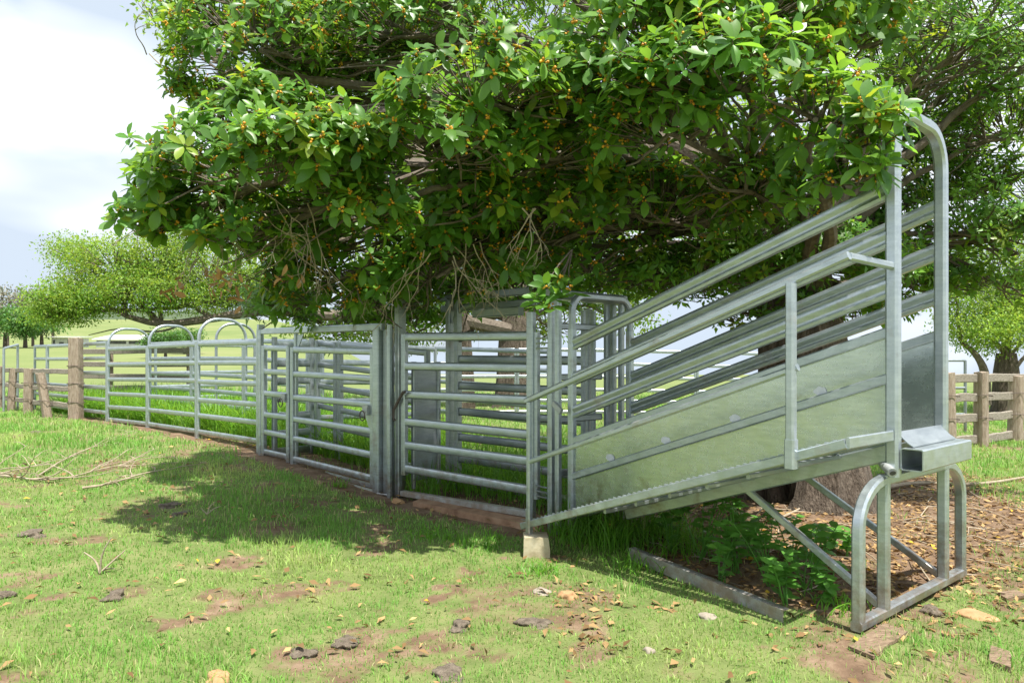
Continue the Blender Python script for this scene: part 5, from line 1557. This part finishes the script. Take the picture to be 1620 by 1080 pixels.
for i_, (px, py, hh, nl, lab) in enumerate(WE):
    b0 = G(px, py)
    root = empty("weed_plant", b0, lab, "weed", "leafy weeds under the ramp")
    r_ = random.Random(500 + i_)
    stems = []
    for s in range(max(4, nl // 5)):
        a = r_.uniform(0, 6.28); sp_ = hh * r_.uniform(.1, .55)
        tip = b0 + Vector((math.cos(a) * sp_, math.sin(a) * sp_, hh * r_.uniform(.6, 1)))
        pth = smooth_path([b0 + Vector((r_.uniform(-.03, .03), r_.uniform(-.03, .03), -.01)), b0.lerp(tip, .5) + Vector((0, 0, hh * .1)), tip], 1)
        MB().tube(pth, [.006 * (1 - .6 * j / (len(pth) - 1)) for j in range(len(pth))], 5).build("stem", M['weed_leaf'], root)
        stems.append(pth)
    for k in range(int(nl * 2.2)):
        pth = stems[k % len(stems)]
        t = r_.uniform(.25, 1.0)
        j = min(int(t * (len(pth) - 1)), len(pth) - 2)
        p = pth[j].lerp(pth[j + 1], r_.random()) - b0
        a = r_.uniform(0, 6.28)
        d = Vector((math.cos(a), math.sin(a), r_.uniform(-.2, .5))).normalized()
        nn0 = Vector((r_.uniform(-.4, .4), r_.uniform(-.6, .2), 1)).normalized()
        s = nn0.cross(d).normalized(); nn0 = d.cross(s)
        L = r_.uniform(.065, .115)
        o = link("leaf", weed_me, root)
        o.matrix_local = Matrix(((d.x * L, s.x * L, nn0.x * L, p.x), (d.y * L, s.y * L, nn0.y * L, p.y), (d.z * L, s.z * L, nn0.z * L, p.z), (0, 0, 0, 1)))

# ------------------------------------------------------------------ things lying about
ca, cb = G(1000, 884), G(1244, 984)
ca.z += 0.045; cb.z += 0.03
root = empty("steel_channel", (ca + cb) / 2 - Vector((0, 0, .04)), "length of galvanised steel channel lying on the grass below the ramp", "steel channel")
pr = [(-.03, -.042), (.03, -.042), (.03, -.037), (-.024, -.037), (-.024, -.006), (-.028, -.003), (-.028, .003), (-.024, .006), (-.024, .040), (.022, .040), (.022, .046), (-.03, .046)]
MB().prism(ca, cb, [(-x, y) for x, y in pr][::-1]).build("channel_web", M['steel_mud'], root)
o_up = Vector((0, 0, .0015))
MB().prism(ca + Vector((0, 0, .048)) + (cb - ca) * .01, cb + Vector((0, 0, .048)) - (cb - ca) * .01, rrect(.03, .004, .001)).build("channel_flange", M['steel_dull'], root)

def clod(px, py, rx, rz, m, label, cat, seed, ry=None, flat=.1, sub=4, rough=None):
    rough = rough or (.3 if cat == 'dung' else .16)
    g0 = G(px, py)
    lump({"stone": "stone", "dung": "dung_pat"}[cat], g0 + Vector((0, 0, rz * (-.05 if cat == 'dung' else .0))), rx, ry or rx * .75, rz * (.85 if cat == 'dung' else 1), M[m], label, cat, {"stone": "loose stones on the grass", "dung": "dry dung pats on the grass"}[cat], seed, random.uniform(0, 3), sub, rough, flat)
clod(898, 944, .062, .042, 'rock_o', "smooth orange-brown stone on the grass before the concrete block", "stone", 1)
clod(857, 936, .075, .02, 'rock_g', "flat grey stone half sunk in grass left of the orange-brown stone", "stone", 2)
clod(1027, 1031, .030, .028, 'rock_g', "small white-topped stone in the foreground grass right of centre", "stone", 3)
clod(180, 945, .085, .045, 'dung', "dark crusted dung pat beside the small forked twig", "dung", 4)
clod(50, 846, .11, .045, 'dung', "dark dung pat near the left edge below the fallen branches", "dung", 5)
clod(-2, 945, .07, .05, 'dung', "dung pat cut off by the left edge of the picture", "dung", 6)
clod(727, 991, .075, .04, 'dung', "brown dung lump in the middle of the foreground lawn", "dung", 7)
clod(548, 1017, .10, .032, 'dung', "long low brown dung lump left of the middle of the foreground", "dung", 8)
clod(478, 1034, .075, .03, 'dung', "crumbly brown dung lump beside a pale dead leaf in the foreground", "dung", 9)
clod(845, 986, .09, .03, 'dung', "reddish brown earth and dung heap in front of the fallen channel", "dung", 10)
clod(270, 800, .12, .04, 'dung', "dark dung pat at the shadow's left end", "dung", 11)
clod(285, 815, .09, .04, 'dung', "second dark dung pat just inside the shadow's left end", "dung", 12)
clod(712, 1067, .09, .03, 'dung', "dull brown dung pat at the bottom edge of the picture", "dung", 13)
clod(345, 1075, .07, .035, 'rock_o', "ochre stone at the bottom edge of the picture", "stone", 14)
clod(56, 685, .12, .05, 'dung', "small dung pat on the far lawn by the left edge", "dung", 15)
clod(1120, 976, .05, .025, 'rock_g', "small grey stone at the shade edge below the channel", "stone", 16)
clod(630, 795, .07, .05, 'rock_o', "orange stone at the foot of the crush posts", "stone", 17)
clod(1475, 968, .07, .045, 'dung', "dark clod of earth beside the trestle base rail", "dung", 18)
clod(1545, 975, .10, .03, 'rock_o', "flat ochre stone on the bare dirt right of the trestle", "stone", 19)
def board(name, px, py, L, w, th, ang, label, tilt=0.0, m='offcut'):
    g0 = G(px, py)
    ax = Vector((math.cos(ang), math.sin(ang), tilt)).normalized(); ay = Vector((-math.sin(ang), math.cos(ang), 0)); az = ax.cross(ay)
    mb = MB()
    c = g0 + Vector((0, 0, th / 2 + .001))
    N_ = 7
    vs, fs = [], []
    r_ = random.Random(px)
    for k in range(N_):
        t = (k / (N_ - 1) - .5) * L
        e = r_.uniform(-.012, .012) + (0 if 0 < k < N_ - 1 else 0)
        for y, z in ((-w / 2 + e, -th / 2), (w / 2 + e * .5, -th / 2), (w / 2 + e * .5, th / 2), (-w / 2 + e, th / 2)):
            sk = .03 * (y / w) if k in (0, N_ - 1) else 0
            vs.append(c + ax * (t + sk) + ay * y + az * (z + .004 * math.sin(t * 11)))
    for k in range(N_ - 1):
        fs += [(k * 4 + j, k * 4 + (j + 1) % 4, k * 4 + 4 + (j + 1) % 4, k * 4 + 4 + j) for j in range(4)]
    fs += [(3, 2, 1, 0), tuple((N_ - 1) * 4 + j for j in range(4))]
    mb.add(vs, fs)
    return tag(mb.build(name, M[m]), label, "board", "timber offcuts by the trestle")
board("timber_offcut", 1582, 1046, .20, .085, .03, .9, "short broken board lying on grass in the lower right corner")
board("timber_offcut", 1390, 1014, .46, .13, .016, .70, "rough timber slab under the near foot of the trestle")
board("timber_offcut", 1600, 945, .16, .10, .025, .2, "small pale board fragment at the right edge")

# fallen branches
def fallen(name, label, segs, seed, nsub, r0=.014, twig_len=.5, lift=.05, m='deadwood'):
    r_ = random.Random(seed)
    pts = [G(x, y) + Vector((0, 0, .03)) for x, y in segs]
    root = empty(name, pts[0], label, "branch", "fallen branches on the grass")
    path = smooth_path(pts, 2)
    MB().tube(path, [r0 * (1 - .65 * j / (len(path) - 1)) for j in range(len(path))], 7).build("stem", M[m], root)
    for k in range(nsub):
        i_ = r_.randint(1, len(path) - 2)
        s0 = path[i_]
        fw_ = (path[min(i_ + 2, len(path) - 1)] - path[max(i_ - 2, 0)]).normalized()
        a = r_.uniform(-.9, .9)
        d = Vector((fw_.x * math.cos(a) - fw_.y * math.sin(a), fw_.x * math.sin(a) + fw_.y * math.cos(a), r_.uniform(0, .35))).normalized()
        L = twig_len * r_.uniform(.5, 1.3)
        q = [s0]
        for j in range(5):
            d = (d + Vector((r_.uniform(-.3, .3), r_.uniform(-.3, .3), r_.uniform(-.22, .16)))).normalized()
            e = q[-1] + d * L / 5
            e.z = max(e.z, gh(e.x, e.y) + .015)
            q.append(e)
        q2 = smooth_path(q, 1)
        mb = MB().tube(q2, [r0 * .5 * (1 - .7 * j / (len(q2) - 1)) for j in range(len(q2))], 5)
        for _ in range(2):
            s1 = q2[r_.randint(3, len(q2) - 2)]
            e = s1 + Vector((r_.uniform(-1, 1), r_.uniform(-1, 1), r_.uniform(0, .4))) * L * .3
            mb.tube([s1, s1.lerp(e, .5) + Vector((0, 0, .02)), e], [r0 * .3, r0 * .22, r0 * .12], 4)
        mb.build("twig", M[m], root)
fallen("fallen_branch", "large fallen branch with many bare pale twigs at the left edge of the lawn", [(-40, 752), (15, 757), (60, 764), (110, 760), (160, 745), (200, 738)], 3, 16, .016, .85)
fallen("fallen_branch", "bare twiggy branch end behind the large fallen branch", [(60, 757), (100, 730), (140, 712), (175, 700)], 5, 9, .012, .6)
fallen("fallen_branch", "pale forked branch between the large fallen branch and the shadow", [(130, 776), (175, 770), (225, 752), (275, 745)], 8, 6, .016, .6)
fallen("fallen_branch", "thin dead branch lying in the shade under the fig beside the ramp brace", [(1220, 830), (1260, 812), (1300, 790)], 12, 4, .014, .35)
fallen("fallen_branch", "long pale branch on the ground behind the trestle at the right", [(1340, 790), (1440, 765), (1540, 772), (1640, 755)], 14, 3, .03, .5)
def forked(px, py, tips, label, seed, r0=.008):
    b0 = G(px, py)
    root = empty("forked_twig", b0, label, "twig", "small twigs on the grass")
    r_ = random.Random(seed)
    for x, y in tips:
        e = Pd(x, y, b0.y + r_.uniform(-.02, .1))
        e.z = max(e.z, b0.z + .02)
        q = smooth_path([b0 + Vector((0, 0, .01)), b0.lerp(e, .5) + Vector((r_.uniform(-.03, .03), 0, .02)), e], 2)
        MB().tube(q, [r0 * (1 - .6 * j / (len(q) - 1)) for j in range(len(q))], 6).build("prong", M['deadwood'], root)
forked(158, 908, [(133, 873), (176, 850), (198, 870), (182, 905)], "small pale forked twig sticking up from the left foreground grass", 2)
forked(328, 815, [(318, 802), (342, 793), (350, 800)], "little forked twig in the tree's shadow on the lawn", 4, .006)
